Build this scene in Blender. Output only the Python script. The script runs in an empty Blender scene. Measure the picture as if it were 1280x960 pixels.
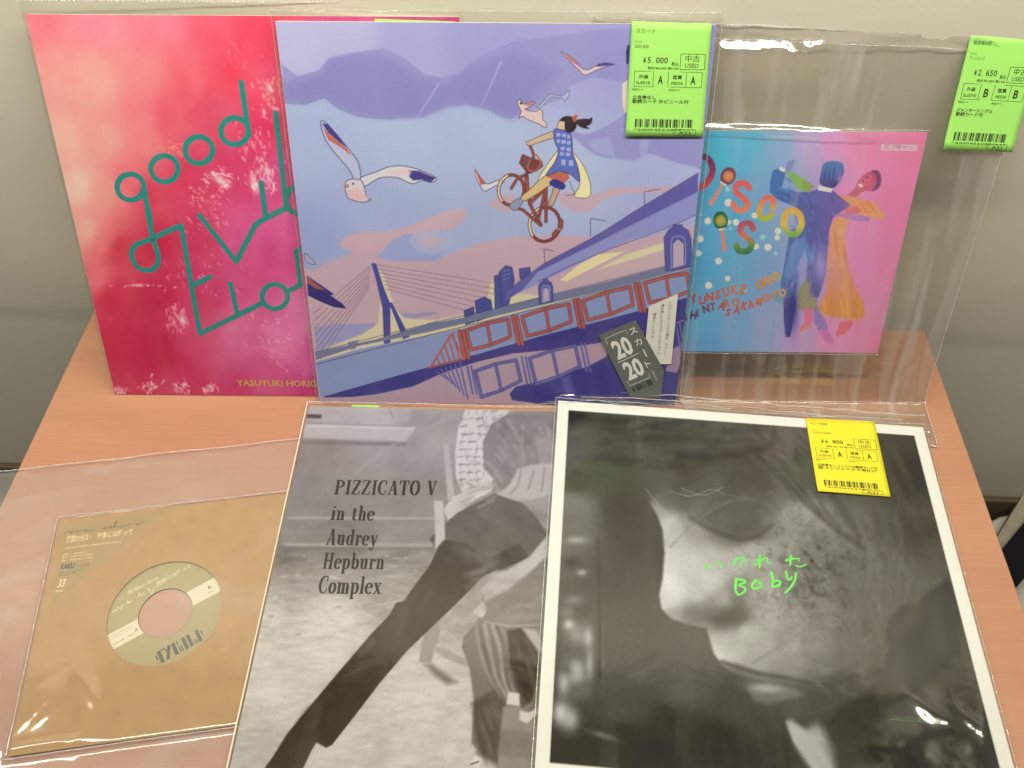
import bpy, math, random
import numpy as np
from mathutils import Matrix, Vector

# ------------------------------------------------------------------ camera, world, light, exposure
sc = bpy.context.scene
MM = 0.001
FOC, PITCH, ROLL, CAMH, YAW = 1105.543, 0.876955, 0.002515, 614.636, -0.037489   # all lengths in mm, table top = 0
FW = np.array([math.sin(YAW)*math.cos(PITCH), math.cos(YAW)*math.cos(PITCH), -math.sin(PITCH)])
_r = np.array([math.cos(YAW), -math.sin(YAW), 0.]); _u = np.cross(_r, FW)
CR = math.cos(ROLL)*_r + math.sin(ROLL)*_u; CU = -math.sin(ROLL)*_r + math.cos(ROLL)*_u
CO = np.array([0., 0., CAMH])
cam = bpy.data.objects.new('camera', bpy.data.cameras.new('camera'))
sc.collection.objects.link(cam); sc.camera = cam
cam.data.sensor_width = 36; cam.data.lens = FOC/1280*36; cam.data.clip_start = .01; cam.data.clip_end = 60
cam.matrix_world = Matrix([[CR[i], CU[i], -FW[i], CO[i]*MM] for i in range(3)] + [[0, 0, 0, 1]])

w = bpy.data.worlds.new('World'); sc.world = w; w.use_nodes = True
w.node_tree.nodes['Background'].inputs[0].default_value = (1.0, .90, .74, 1)
w.node_tree.nodes['Background'].inputs[1].default_value = .05
def lamp(name, loc, target, sx, sy, power, col=(1, .93, .80)):
    l = bpy.data.lights.new(name, 'AREA'); l.shape = 'RECTANGLE'; l.size = sx; l.size_y = sy; l.energy = power; l.color = col
    o = bpy.data.objects.new(name, l); sc.collection.objects.link(o); o.location = loc
    o.rotation_euler = (Vector(target)-Vector(loc)).to_track_quat('-Z', 'Y').to_euler()
    return o
lamp('shop_tube_near', (-.12, .33, .90), (-.12, .54, .14), 2.0, .06, 14.4)
lamp('front_fill', (.1, -.7, 1.9), (0, .1, 0), 1.3, .10, 1.6)  # weak fill lamp added from the front
sc.view_settings.view_transform = 'Standard'; sc.view_settings.look = 'None'
sc.view_settings.exposure = 0; sc.view_settings.gamma = 1
sc.cycles.use_denoising = True; sc.cycles.max_bounces = 12; sc.cycles.transparent_max_bounces = 24
sc.cycles.sample_clamp_indirect = 6

TINT = np.array([1.02, .955, .83])     # colour of the room light; print colours are read under it

# ------------------------------------------------------------------ small tools
def proj(P):
    d = P - CO; z = d @ FW
    return 640 + FOC*(d @ CR)/z, 480 - FOC*(d @ CU)/z
def s2l(c):
    c = np.asarray(c, float)
    return np.where(c <= .04045, c/12.92, ((c+.055)/1.055)**2.4)
def alb(c, veil=0.0, k=1.0):
    return np.clip((s2l(np.asarray(c, float)/255.)-veil)/TINT*k, .004, .88)

class Plane:
    """a sheet lying somewhere: local u (right), v (up the sheet), w (towards the viewer), in mm"""
    def __init__(s, x, y, z, th, lean):
        s.O = np.array([x, y, z], float)
        s.ex = np.array([math.cos(th), math.sin(th), 0]); s.ey = np.array([-math.sin(th)*math.cos(lean), math.cos(th)*math.cos(lean), math.sin(lean)])
        s.n = np.cross(s.ex, s.ey)
    def world(s, u, v, w=0):
        u = np.asarray(u, float); v = np.asarray(v, float)
        return s.O + u[..., None]*s.ex + v[..., None]*s.ey + (np.zeros_like(u)+w)[..., None]*s.n
    def read(s, x, y, w=0):            # where a point read off the photograph lies on this sheet
        d = FW + CR*(x-640)/FOC - CU*(y-480)/FOC
        t = ((s.O + s.n*w - CO) @ s.n)/(d @ s.n); h = CO + d*t - s.O
        return float(h @ s.ex), float(h @ s.ey)
    def matrix(s):
        return Matrix([[s.ex[i], s.ey[i], s.n[i], s.O[i]*MM] for i in range(3)] + [[0, 0, 0, 1]])

def put(name, verts, faces, mat, parent=None, smooth=False, label=None):
    me = bpy.data.meshes.new(name); verts = np.asarray(verts, np.float32)
    if isinstance(faces, np.ndarray):
        n, k = faces.shape
        me.vertices.add(len(verts)); me.vertices.foreach_set('co', (verts*MM).ravel())
        me.loops.add(n*k); me.loops.foreach_set('vertex_index', faces.ravel().astype(np.int32))
        me.polygons.add(n); me.polygons.foreach_set('loop_start', np.arange(0, n*k, k, dtype=np.int32))
        me.update(calc_edges=True)
    else:
        me.from_pydata([tuple(v) for v in verts*MM], [], faces)
    me.materials.append(mat)
    if smooth: me.polygons.foreach_set('use_smooth', np.ones(len(me.polygons), bool))
    me.validate(); me.update()
    o = bpy.data.objects.new(name, me); sc.collection.objects.link(o); o.parent = parent
    if label: o['label'] = label
    return o
def thing(name, label, cat, plane=None, loc=(0, 0, 0), group=None):
    o = bpy.data.objects.new(name, None); sc.collection.objects.link(o); o.empty_display_size = .02
    if plane is not None: o.matrix_world = plane.matrix()
    else: o.location = [c*MM for c in loc]
    o['label'] = label; o['category'] = cat
    if group: o['group'] = group
    return o
def boxv(x0, x1, y0, y1, z0, z1, b=0):
    """a box with chamfered edges; returns verts, faces"""
    if b <= 0:
        v = [(x, y, z) for z in (z0, z1) for y in (y0, y1) for x in (x0, x1)]
        return v, [(0, 2, 3, 1), (4, 5, 7, 6), (0, 1, 5, 4), (2, 6, 7, 3), (0, 4, 6, 2), (1, 3, 7, 5)]
    import bmesh
    bm = bmesh.new(); v, f = boxv(x0, x1, y0, y1, z0, z1); vs = [bm.verts.new(p) for p in v]
    for q in f: bm.faces.new([vs[i] for i in q])
    bmesh.ops.bevel(bm, geom=list(bm.edges), offset=b, segments=2, affect='EDGES', profile=.5)
    bm.verts.index_update(); out = [tuple(p.co) for p in bm.verts], [tuple(p.index for p in q.verts) for q in bm.faces]
    bm.free(); return out
def vnoise(x, y, seed, scale=1.0, octs=3, gain=.5):
    """smooth value noise in -1..1"""
    tot = 0; amp = 1; norm = 0; x = np.asarray(x, float)/scale; y = np.asarray(y, float)/scale
    for o in range(octs):
        R = np.random.RandomState(seed*17+o).rand(128, 128)*2-1
        xi = np.floor(x).astype(int); yi = np.floor(y).astype(int); fx = x-xi; fy = y-yi
        fx = fx*fx*(3-2*fx); fy = fy*fy*(3-2*fy)
        a = R[xi % 128, yi % 128]; b = R[(xi+1) % 128, yi % 128]; c = R[xi % 128, (yi+1) % 128]; d = R[(xi+1) % 128, (yi+1) % 128]
        tot = tot + amp*((a*(1-fx)+b*fx)*(1-fy)+(c*(1-fx)+d*fx)*fy); norm += amp; amp *= gain; x = x*2+31.7; y = y*2+11.3
    return tot/norm
def sstep(a, b, x):
    t = np.clip((x-a)/(b-a), 0, 1); return t*t*(3-2*t)
def curve_pts(P, closed=False, n=6):
    P = [np.array(p, float) for p in P]; out = []; N = len(P)
    for i in range(N if closed else N-1):
        p0 = P[(i-1) % N] if (closed or i > 0) else P[i]; p1 = P[i]; p2 = P[(i+1) % N]
        p3 = P[(i+2) % N] if (closed or i+2 < N) else p2
        for k in range(n):
            t = k/n; out.append(.5*((2*p1)+(p2-p0)*t+(2*p0-5*p1+4*p2-p3)*t*t+(3*p1-p0-3*p2+p3)*t**3))
    if not closed: out.append(P[-1])
    return out
def Z(ox, oy, s):
    return lambda *a: [(ox+p[0]/s, oy+p[1]/s)+tuple(p[2:]) for p in a]

# ------------------------------------------------------------------ materials
def mat(name):
    m = bpy.data.materials.new(name); m.use_nodes = True; return m, m.node_tree.nodes, m.node_tree.links, m.node_tree.nodes['Principled BSDF']
def plain(name, col, rough=.5, spec=.5, bump=0, bscale=400, var=0):
    m, N, L, b = mat(name)
    b.inputs['Base Color'].default_value = (*[float(c) for c in col], 1); b.inputs['Roughness'].default_value = rough
    b.inputs['Specular IOR Level'].default_value = spec
    if bump or var:
        tc = N.new('ShaderNodeTexCoord'); nz = N.new('ShaderNodeTexNoise'); nz.inputs['Scale'].default_value = bscale; nz.inputs['Detail'].default_value = 4
        L.new(tc.outputs['Object'], nz.inputs['Vector'])
        if bump:
            bp = N.new('ShaderNodeBump'); bp.inputs['Strength'].default_value = bump; bp.inputs['Distance'].default_value = .001
            L.new(nz.outputs['Fac'], bp.inputs['Height']); L.new(bp.outputs['Normal'], b.inputs['Normal'])
        if var:
            mx = N.new('ShaderNodeMixRGB'); mx.blend_type = 'MULTIPLY'; mx.inputs[0].default_value = 1
            rp = N.new('ShaderNodeMapRange'); rp.inputs[1].default_value = .3; rp.inputs[2].default_value = .7
            rp.inputs[3].default_value = 1-var; rp.inputs[4].default_value = 1+var
            L.new(nz.outputs['Fac'], rp.inputs[0]); mx.inputs[1].default_value = (*[float(c) for c in col], 1)
            L.new(rp.outputs[0], mx.inputs[2]); L.new(mx.outputs[0], b.inputs['Base Color'])
    return m
def ink(name, col, rough=.45): return plain(name, alb(col), rough, .3)
def painted(name, rough=.6, spec=.10):
    m, N, L, b = mat(name)
    a = N.new('ShaderNodeAttribute'); a.attribute_name = 'print'
    tc = N.new('ShaderNodeTexCoord'); nz = N.new('ShaderNodeTexNoise'); nz.inputs['Scale'].default_value = 900; nz.inputs['Detail'].default_value = 2
    L.new(tc.outputs['Object'], nz.inputs['Vector'])
    mr = N.new('ShaderNodeMapRange'); mr.inputs[1].default_value = .3; mr.inputs[2].default_value = .7; mr.inputs[3].default_value = .95; mr.inputs[4].default_value = 1.05
    mx = N.new('ShaderNodeMixRGB'); mx.blend_type = 'MULTIPLY'; mx.inputs[0].default_value = 1
    L.new(nz.outputs['Fac'], mr.inputs[0]); L.new(a.outputs['Color'], mx.inputs[1]); L.new(mr.outputs[0], mx.inputs[2])
    L.new(mx.outputs[0], b.inputs['Base Color'])
    b.inputs['Roughness'].default_value = rough; b.inputs['Specular IOR Level'].default_value = spec
    return m
def film_mat(name, haze=.014, rough=.085, tint=(.975, .975, .965), bump=.07, bscale=28, refl=1.2, streak=0.0, sdir=(60, 6, 20)):
    """thin clear polypropylene: both faces mirror (Schlick, grows towards grazing), the rest goes straight through, a little haze"""
    m, N, L, b = mat(name); N.remove(b); out = N['Material Output']
    g = N.new('ShaderNodeNewGeometry'); tc = N.new('ShaderNodeTexCoord')
    nz = N.new('ShaderNodeTexNoise'); nz.inputs['Scale'].default_value = bscale; nz.inputs['Detail'].default_value = 3; nz.inputs['Distortion'].default_value = .8
    bp = N.new('ShaderNodeBump'); bp.inputs['Strength'].default_value = bump; bp.inputs['Distance'].default_value = .004
    L.new(tc.outputs['Object'], nz.inputs['Vector']); L.new(nz.outputs['Fac'], bp.inputs['Height'])
    dt = N.new('ShaderNodeVectorMath'); dt.operation = 'DOT_PRODUCT'
    L.new(g.outputs['Incoming'], dt.inputs[0]); L.new(bp.outputs['Normal'], dt.inputs[1])
    def mth(op, a, bb=None):
        n = N.new('ShaderNodeMath'); n.operation = op
        for i, v in enumerate((a, bb)):
            if v is None: continue
            if isinstance(v, (int, float)): n.inputs[i].default_value = v
            else: L.new(v, n.inputs[i])
        return n.outputs[0]
    c = mth('ABSOLUTE', dt.outputs['Value']); om = mth('SUBTRACT', 1.0, c); p5 = mth('POWER', om, 5.0)
    fr = mth('MULTIPLY_ADD', p5, .96); fr.node.inputs[2].default_value = .04
    fr = mth('MINIMUM', mth('MULTIPLY', fr, refl), .95)
    tr = N.new('ShaderNodeBsdfTransparent'); tr.inputs[0].default_value = (*tint, 1)
    gl = N.new('ShaderNodeBsdfGlossy'); gl.inputs['Roughness'].default_value = rough; gl.inputs[0].default_value = (1, 1, 1, 1)
    L.new(bp.outputs['Normal'], gl.inputs['Normal'])
    df = N.new('ShaderNodeBsdfDiffuse'); df.inputs[0].default_value = (.8, .8, .8, 1)
    m1 = N.new('ShaderNodeMixShader'); m1.inputs[0].default_value = haze; L.new(tr.outputs[0], m1.inputs[1]); L.new(df.outputs[0], m1.inputs[2])
    if streak:       # whitened creases, and soft reflection streaks painted into the haze
        mp = N.new('ShaderNodeMapping'); mp.inputs['Scale'].default_value = sdir; mp.inputs['Rotation'].default_value = (0, 0, .12); L.new(tc.outputs['Object'], mp.inputs[0])
        n2 = N.new('ShaderNodeTexNoise'); n2.inputs['Scale'].default_value = 1; n2.inputs['Detail'].default_value = 4; n2.inputs['Distortion'].default_value = .7; L.new(mp.outputs[0], n2.inputs['Vector'])
        mr = N.new('ShaderNodeMapRange'); mr.inputs[1].default_value = .50; mr.inputs[2].default_value = .75; mr.inputs[3].default_value = haze; mr.inputs[4].default_value = haze+streak
        L.new(n2.outputs['Fac'], mr.inputs[0]); L.new(mr.outputs[0], m1.inputs[0])
    m2 = N.new('ShaderNodeMixShader'); L.new(fr, m2.inputs[0]); L.new(m1.outputs[0], m2.inputs[1]); L.new(gl.outputs[0], m2.inputs[2])
    L.new(m2.outputs[0], out.inputs['Surface'])
    return m

M_film = film_mat('clear_film', streak=.045, sdir=(34, 5, 20))  # streaks stand in for soft vertical reflections on the sleeves
M_film_stiff = film_mat('clear_film_stiff', haze=.075, bump=.10, bscale=14, streak=.08, sdir=(14, 30, 20))
M_film_loose = film_mat('loose_clear_film', haze=.045, tint=(.93, .925, .90), bump=.35, bscale=16, refl=1.6, streak=.16)
M_seam = film_mat('film_seam', haze=.30, rough=.12, bump=.5, bscale=160, refl=3.0)
M_print = painted('printed_paper'); M_matte = painted('printed_matte_paper', .7, .1)
M_card = plain('white_card', (.78, .76, .70), .6, .3)
M_kraft_in = plain('kraft_card', (.50, .34, .17), .8, .2, .1, 500, .06)

# ------------------------------------------------------------------ painting a sleeve front (colours as seen lit, raised on the dimmer standing sleeves)
class Print:
    def __init__(s, pl, w, h, n):
        s.pl = pl; s.w = w; s.h = h; s.n = n
        u, v = np.meshgrid(np.linspace(0, w, n), np.linspace(0, h, n)); s.U = u.ravel(); s.V = v.ravel()
        s.X, s.Y = proj(pl.world(s.U, s.V)); s.C = np.zeros((n*n, 3))
    def rbf(s, pts, sharp=3.2):
        num = 0; den = 0
        for p in pts:
            q = 1/((s.X-p[0])**2+(s.Y-p[1])**2+60)**(sharp/2); num = num + q[:, None]*np.array(p[2], float); den = den+q
        s.C[:] = num/den[:, None]
    def _box(s, P, m):
        a = np.array(P)[:, :2]; return np.where((s.X > a[:, 0].min()-m) & (s.X < a[:, 0].max()+m) & (s.Y > a[:, 1].min()-m) & (s.Y < a[:, 1].max()+m))[0]
    def _mix(s, i, a, col):
        s.C[i] = s.C[i]*(1-a[:, None]) + np.asarray(col, float)*a[:, None]
    def poly(s, P, col, soft=.8, a=1.0, smooth=False):
        if smooth: P = curve_pts([p[:2] for p in P], True, 5)
        P = [(p[0], p[1]) for p in P]; i = s._box(P, soft*1.5+1); x = s.X[i]; y = s.Y[i]
        ins = np.zeros(len(i), bool); d2 = np.full(len(i), 1e9)
        for k in range(len(P)):
            x0, y0 = P[k]; x1, y1 = P[(k+1) % len(P)]
            if y0 != y1:
                c = ((y0 > y) != (y1 > y)) & (x < (x1-x0)*(y-y0)/(y1-y0)+x0); ins ^= c
            dx, dy = x1-x0, y1-y0; L = dx*dx+dy*dy+1e-9; t = np.clip(((x-x0)*dx+(y-y0)*dy)/L, 0, 1)
            d2 = np.minimum(d2, (x-x0-t*dx)**2+(y-y0-t*dy)**2)
        sd = np.sqrt(d2)*np.where(ins, 1, -1)
        s._mix(i, np.clip(.5+sd/soft/1.2, 0, 1)*a, col)
    def stroke(s, P, wd, col, soft=.8, a=1.0, smooth=True, w1=None):
        if smooth and len(P) > 2: P = curve_pts([p[:2] for p in P], False, 5)
        w1 = wd if w1 is None else w1; mw = max(wd, w1); i = s._box(P, mw+soft*1.5); x = s.X[i]; y = s.Y[i]; best = np.full(len(i), -1e9); n = len(P)-1
        for k in range(n):
            x0, y0 = P[k][:2]; x1, y1 = P[k+1][:2]; dx, dy = x1-x0, y1-y0; t = np.clip(((x-x0)*dx+(y-y0)*dy)/(dx*dx+dy*dy+1e-9), 0, 1)
            hw = .5*(wd+(w1-wd)*(k+t)/n)
            best = np.maximum(best, hw-np.hypot(x-x0-t*dx, y-y0-t*dy))
        s._mix(i, np.clip(.5+best/soft/1.2, 0, 1)*a, col)
    def shape(s, P, fill, line=(60, 45, 70), lw=1.0, smooth=True):
        s.poly(P, fill, smooth=smooth)
        Q = list(P)+[P[0]]; s.stroke(curve_pts([p[:2] for p in P], True, 4)+[P[0]] if smooth else Q, lw, line, smooth=False, a=.85)
    def ell(s, cx, cy, rx, ry, col, soft=.8, a=1.0, rot=0):
        c, sn = math.cos(rot), math.sin(rot)
        s.poly([(cx+rx*math.cos(t)*c-ry*math.sin(t)*sn, cy+rx*math.cos(t)*sn+ry*math.sin(t)*c) for t in np.linspace(0, 2*math.pi, 18, endpoint=False)], col, soft, a)
    def glow(s, cx, cy, r, col, a=.6, ry=None, rot=0):
        ry = ry or r; dx = s.X-cx; dy = s.Y-cy; c, sn = math.cos(rot), math.sin(rot)
        q = np.exp(-((dx*c+dy*sn)/r)**2-((-dx*sn+dy*c)/ry)**2)*a; s._mix(slice(None), q, col)
    def noise(s, amp, scale, seed, octs=3):
        s.C += (vnoise(s.U, s.V, seed, scale, octs)*amp)[:, None]
    def build(s, parent, m, name='printed_front', w=.05, veil=.0, k=1.0):
        n = s.n; i = np.arange(n*n).reshape(n, n); F = np.stack([i[:-1, :-1], i[:-1, 1:], i[1:, 1:], i[1:, :-1]], -1).reshape(-1, 4)
        o = put(name, np.stack([s.U, s.V, np.full(n*n, w)], 1), F, m, parent)
        c = np.ones((n*n, 4), np.float32); c[:, :3] = alb(np.clip(s.C, 0, 255), veil, k)
        at = o.data.color_attributes.new('print', 'FLOAT_COLOR', 'POINT'); at.data.foreach_set('color', c.ravel())
        return o

# ------------------------------------------------------------------ lettering: strokes and set type, as thin flat shapes on the sheet
class Ink:
    def __init__(s, pl=None, w=.12): s.v = []; s.f = []; s.pl = pl; s.w = w; s.k = 0
    def add(s, V, F, step=.004):
        b = len(s.v); z = s.w + (s.k % 40)*step; s.k += 1
        s.v += [(p[0], p[1], z) for p in V]; s.f += [tuple(b+i for i in q) for q in F]
    def line(s, P, wd, w1=None, caps=True, widths=None):
        """P in sheet mm"""
        w1 = wd if w1 is None else w1; n = len(P); L = []; R = []
        for i, p in enumerate(P):
            a = P[max(0, i-1)]; b = P[min(n-1, i+1)]; dx, dy = b[0]-a[0], b[1]-a[1]; l = math.hypot(dx, dy) or 1
            h = .5*(widths[i] if widths else wd+(w1-wd)*i/max(1, n-1)); L.append((p[0]-dy/l*h, p[1]+dx/l*h)); R.append((p[0]+dy/l*h, p[1]-dx/l*h))
        s.add(L+R, [(i, n+i, n+i+1, i+1) for i in range(n-1)])
        if caps:
            for p, h in ((P[0], wd/2), (P[-1], w1/2)): s.disc(p, h)
    def disc(s, p, r, n=12):
        s.add([(p[0]+r*math.cos(t*2*math.pi/n), p[1]+r*math.sin(t*2*math.pi/n)) for t in range(n)], [tuple(range(n))])
    def photo(s, P, wd, w1=None, smooth=False, joints=False):
        """points read off the photograph, width in mm"""
        if smooth: P = curve_pts([p[:2] for p in P], False, 6)
        Q = [s.pl.read(p[0], p[1], s.w) for p in P]
        if joints:
            for a, b in zip(Q[:-1], Q[1:]): s.line([a, b], wd)
        else: s.line(Q, wd, w1)
    def rect(s, u0, v0, u1, v1, T=None):
        q = [(u0, v0), (u1, v0), (u1, v1), (u0, v1)]; s.add([T(*p) for p in q] if T else q, [(0, 1, 2, 3)])
    def type(s, body, o, ex, ey, fit=None, shear=0, bold=0):
        """set type; o = baseline start (mm), ex/ey = vectors of one em; fit = total width in mm along ex"""
        cu = bpy.data.curves.new('t', 'FONT'); cu.body = body; cu.resolution_u = 2; cu.offset = bold; cu.shear = shear
        ob = bpy.data.objects.new('t', cu); sc.collection.objects.link(ob)
        dg = bpy.context.evaluated_depsgraph_get(); me = ob.evaluated_get(dg).to_mesh()
        V = [tuple(v.co) for v in me.vertices]; F = [tuple(p.vertices) for p in me.polygons]
        ob.evaluated_get(dg).to_mesh_clear(); bpy.data.objects.remove(ob); bpy.data.curves.remove(cu)
        if not V: return
        x0 = min(v[0] for v in V); x1 = max(v[0] for v in V); k = 1
        if fit: k = fit/((x1-x0)*math.hypot(*ex))
        s.add([(o[0]+(x-x0)*k*ex[0]+y*ey[0], o[1]+(x-x0)*k*ex[1]+y*ey[1]) for x, y, _ in V], F)
    def type_photo(s, body, p0, p1, h, slant=0, bold=0):
        """baseline from p0 to p1 as read off the photograph; h = capital height mm"""
        a = s.pl.read(*p0, s.w); b = s.pl.read(*p1, s.w); L = math.hypot(b[0]-a[0], b[1]-a[1]); e = ((b[0]-a[0])/L, (b[1]-a[1])/L)
        s.type(body, a, e, (( -e[1]+slant*e[0])*h/.7, (e[0]+slant*e[1])*h/.7), fit=L, bold=bold)
    def build(s, name, m, parent, label=None):
        o = put(name, s.v, s.f, m, parent, label=label)
        if name != 'printed_letter': o['kind'] = 'stuff'
        return o

# a high-contrast roman with hairlines and slab-less serifs, for the grey sleeve
TK, TN = .16, .062
def pen(P, k=1.0):
    out = []
    for i in range(len(P)):
        a = P[max(0, i-1)]; b = P[min(len(P)-1, i+1)]; dx, dy = b[0]-a[0], b[1]-a[1]; l = math.hypot(dx, dy) or 1
        out.append(TN+(TK*k-TN)*(abs(dy)/l)**1.8)
    return out
def arc(cx, cy, rx, ry, a0, a1, n=14): return [(cx+rx*math.cos(math.radians(a0+(a1-a0)*i/n)), cy+ry*math.sin(math.radians(a0+(a1-a0)*i/n))) for i in range(n+1)]
def stem(x, y0, y1, s0=1, s1=1):
    r = [([(x, y0), (x, y1)], TK)]
    if s0: r.append(([(x-.13, y0+.015), (x+.13, y0+.015)], .03))
    if s1: r.append(([(x-.13 if s1 != 2 else x-.15, y1-.015), (x+.13 if s1 != 2 else x, y1-.015)], .03))
    return r
XH = .63
GL = {
 'P': (.56, stem(.14, 0, 1)+[(arc(.20, .74, .27, .245, 90, -90), 0)]),
 'I': (.30, stem(.15, 0, 1)),
 'Z': (.52, [([(.04, .98), (.46, .98)], .035), ([(.04, .02), (.46, .02)], .035), ([(.42, .97), (.08, .03)], TK), ([(.05, .98), (.05, .78)], .03), ([(.46, .02), (.46, .24)], .03)]),
 'C': (.54, [(arc(.30, .5, .23, .49, 60, 300, 20), 0), ([(.46, 1), (.46, .68)], .03), ([(.46, .30), (.46, .1)], .03)]),
 'A': (.58, [([(.08, .01), (.29, 1)], .035), ([(.29, 1), (.46, .01)], TK), ([(.15, .33), (.40, .33)], .03), ([(0, .015), (.18, .015)], .03), ([(.34, .015), (.58, .015)], .03)]),
 'T': (.56, stem(.28, 0, 1, 1, 0)+[([(.03, .98), (.53, .98)], .035), ([(.03, 1), (.03, .72)], .03), ([(.53, 1), (.53, .72)], .03)]),
 'O': (.58, [(arc(.29, .5, .22, .49, 90, 450, 28), 0)]),
 'V': (.58, [([(.12, .99), (.30, 0)], TK), ([(.30, 0), (.48, .99)], .035), ([(0, .985), (.24, .985)], .03), ([(.38, .985), (.58, .985)], .03)]),
 'H': (.66, stem(.16, 0, 1)+stem(.50, 0, 1)+[([(.16, .5), (.50, .5)], .035)]),
 'i': (.26, stem(.13, 0, XH, 1, 2)+[('dot', (.13, .88))]),
 'n': (.50, stem(.13, 0, XH, 1, 2)+stem(.37, 0, .48, 1, 0)+[(arc(.25, .45, .12, .16, 170, 0), 0)]),
 'h': (.50, stem(.13, 0, 1, 1, 2)+stem(.37, 0, .48, 1, 0)+[(arc(.25, .45, .12, .16, 170, 0), 0)]),
 'm': (.74, stem(.13, 0, XH, 1, 2)+stem(.37, 0, .48, 1, 0)+stem(.61, 0, .48, 1, 0)+[(arc(.25, .45, .12, .16, 170, 0), 0), (arc(.49, .45, .12, .16, 170, 0), 0)]),
 't': (.34, [([(.15, .12), (.15, .82)], TK), (arc(.24, .12, .09, .11, 180, 320), 0), ([(.03, XH-.02), (.29, XH-.02)], .035)]),
 'e': (.42, [(arc(.21, .31, .16, .31, 40, 320, 20), 0), ([(.09, .35), (.36, .35)], .03), (arc(.21, .38, .15, .24, 90, -5, 8), 0)]),
 'u': (.50, stem(.13, .13, XH, 0, 2)+stem(.37, 0, XH, 0, 2)+[(arc(.25, .15, .12, .14, 180, 350), 0), ([(.37, .015), (.49, .015)], .03)]),
 'd': (.50, stem(.37, 0, 1, 0, 2)+[(arc(.24, .31, .16, .31, 30, 330, 20), 0), ([(.37, .015), (.49, .015)], .03)]),
 'b': (.48, stem(.12, 0, 1, 0, 2)+[(arc(.25, .31, .16, .31, 150, -150, 20), 0)]),
 'p': (.48, stem(.12, -.3, XH, 1, 2)+[(arc(.25, .31, .16, .31, 150, -150, 20), 0)]),
 'r': (.38, stem(.13, 0, XH, 1, 2)+[(arc(.25, .45, .11, .16, 170, 50), 0), ('dot', (.32, .52))]),
 'y': (.46, [([(.10, XH), (.25, .03)], TK), ([(.40, XH), (.22, -.12)], .035), (arc(.14, -.16, .09, .12, 20, -120, 8), .05), ('dot', (.07, -.2)), ([(0, XH-.015), (.2, XH-.015)], .03), ([(.31, XH-.015), (.47, XH-.015)], .03)]),
 'o': (.42, [(arc(.21, .31, .15, .305, 90, 450, 24), 0)]),
 'l': (.26, stem(.13, 0, 1, 1, 2)),
 'x': (.46, [([(.09, XH), (.36, 0)], TK), ([(.38, XH), (.07, 0)], .035), ([(0, XH-.015), (.2, XH-.015)], .03), ([(.28, XH-.015), (.46, XH-.015)], .03), ([(0, .015), (.16, .015)], .03), ([(.26, .015), (.46, .015)], .03)]),
}
def roman(inkk, text, o, ex, ey, track=.06):
    def T(p): return (o[0]+p[0]*ex[0]+p[1]*ey[0], o[1]+p[0]*ex[1]+p[1]*ey[1])
    x = 0; sx = math.hypot(*ex)
    for ch in text:
        if ch == ' ': x += .34; continue
        adv, st = GL[ch]
        for P, wd in st:
            if P == 'dot': inkk.disc(T((x+wd[0], wd[1])), .085*sx); continue
            W = pen(P) if wd == 0 else [wd]*len(P)
            inkk.line([T((x+p[0], p[1])) for p in P], 1, caps=False, widths=[max(q, .066)*sx for q in W])
        x += adv+track
    return x-track
def roman_w(text, track=.06): return sum(.34 if c == ' ' else GL[c][0]+track for c in text)-track

# ------------------------------------------------------------------ clear outer sleeves
def film(parent, rect, card, th, m, seed, amp=.45, outer=1.0, name='plastic_sleeve', res=2.2, bumps=(), warp=None, gap=.6, back=True, lip=2.0, extra=None, fall=9.):
    """rect: u0,v0,u1,v1 of the bag; card: the same for what is inside; th: thickness of the contents (front face at w=0)"""
    u0, v0, u1, v1 = rect; nu = int((u1-u0)/res)+1; nv = int((v1-v0)/res)+1
    u, v = np.meshgrid(np.linspace(u0, u1, nu), np.linspace(v0, v1, nv)); u = u.ravel(); v = v.ravel()
    de = np.minimum(np.minimum(u-u0, u1-u), v-v0)                       # distance to the three closed edges
    dc = np.maximum(np.maximum(card[0]-u, u-card[2]), np.maximum(card[1]-v, v-card[3]))   # <0 over the card
    over = 1-sstep(-1, fall, dc)
    mid = -th*.5
    a = vnoise(u, v*.35, seed, 26, 3); b = vnoise(u*.3+v*.2, v, seed+5, 20, 3); c = vnoise(u+v, u-v, seed+9, 60, 2)
    wr = (1-np.abs(a))**3*.6+(1-np.abs(b))**3*.4+.5*c
    open_amp = 1-over*.78
    W = mid*(1-over)+over*(gap)+wr*amp*open_amp*outer*np.clip(de/6, 0, 1)
    W += (vnoise(u, v, seed+3, 90, 2)*.5+.5)*amp*.7*over
    W += sstep(v1-9, v1, v)*lip*(.6+.4*vnoise(u, v, seed+2, 30, 1))
    for bu, bv, ru, rv, rot, h in bumps:
        cc, ss = math.cos(rot), math.sin(rot); du = (u-bu)*cc+(v-bv)*ss; dv = -(u-bu)*ss+(v-bv)*cc
        W += h*np.exp(-(du/ru)**2-(dv/rv)**2)
    if extra is not None: W += extra(u, v)
    W = np.where(over > .5, np.maximum(W, .35), W)
    de2 = sstep(0, 2.5, de); Wf = mid*(1-de2)+W*de2
    Wb = -th-gap*.6-0*u; Wb = np.where(over > .5, -th-gap*.5, mid-(Wf-mid)*.55-.25*np.abs(c)); Wb = mid*(1-de2)+np.minimum(Wb, Wf-.02)*de2
    Wb -= sstep(v1-9, v1, v)*.8
    V = np.stack([u, v, Wf], 1); i = np.arange(nu*nv).reshape(nv, nu)
    F = np.stack([i[:-1, :-1], i[:-1, 1:], i[1:, 1:], i[1:, :-1]], -1).reshape(-1, 4)
    if back:
        V = np.concatenate([V, np.stack([u, v, Wb], 1)]); F = np.concatenate([F, F[:, ::-1]+nu*nv])
    if warp: V = warp(V)
    return put(name, V, F, m, parent, smooth=True)
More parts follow.
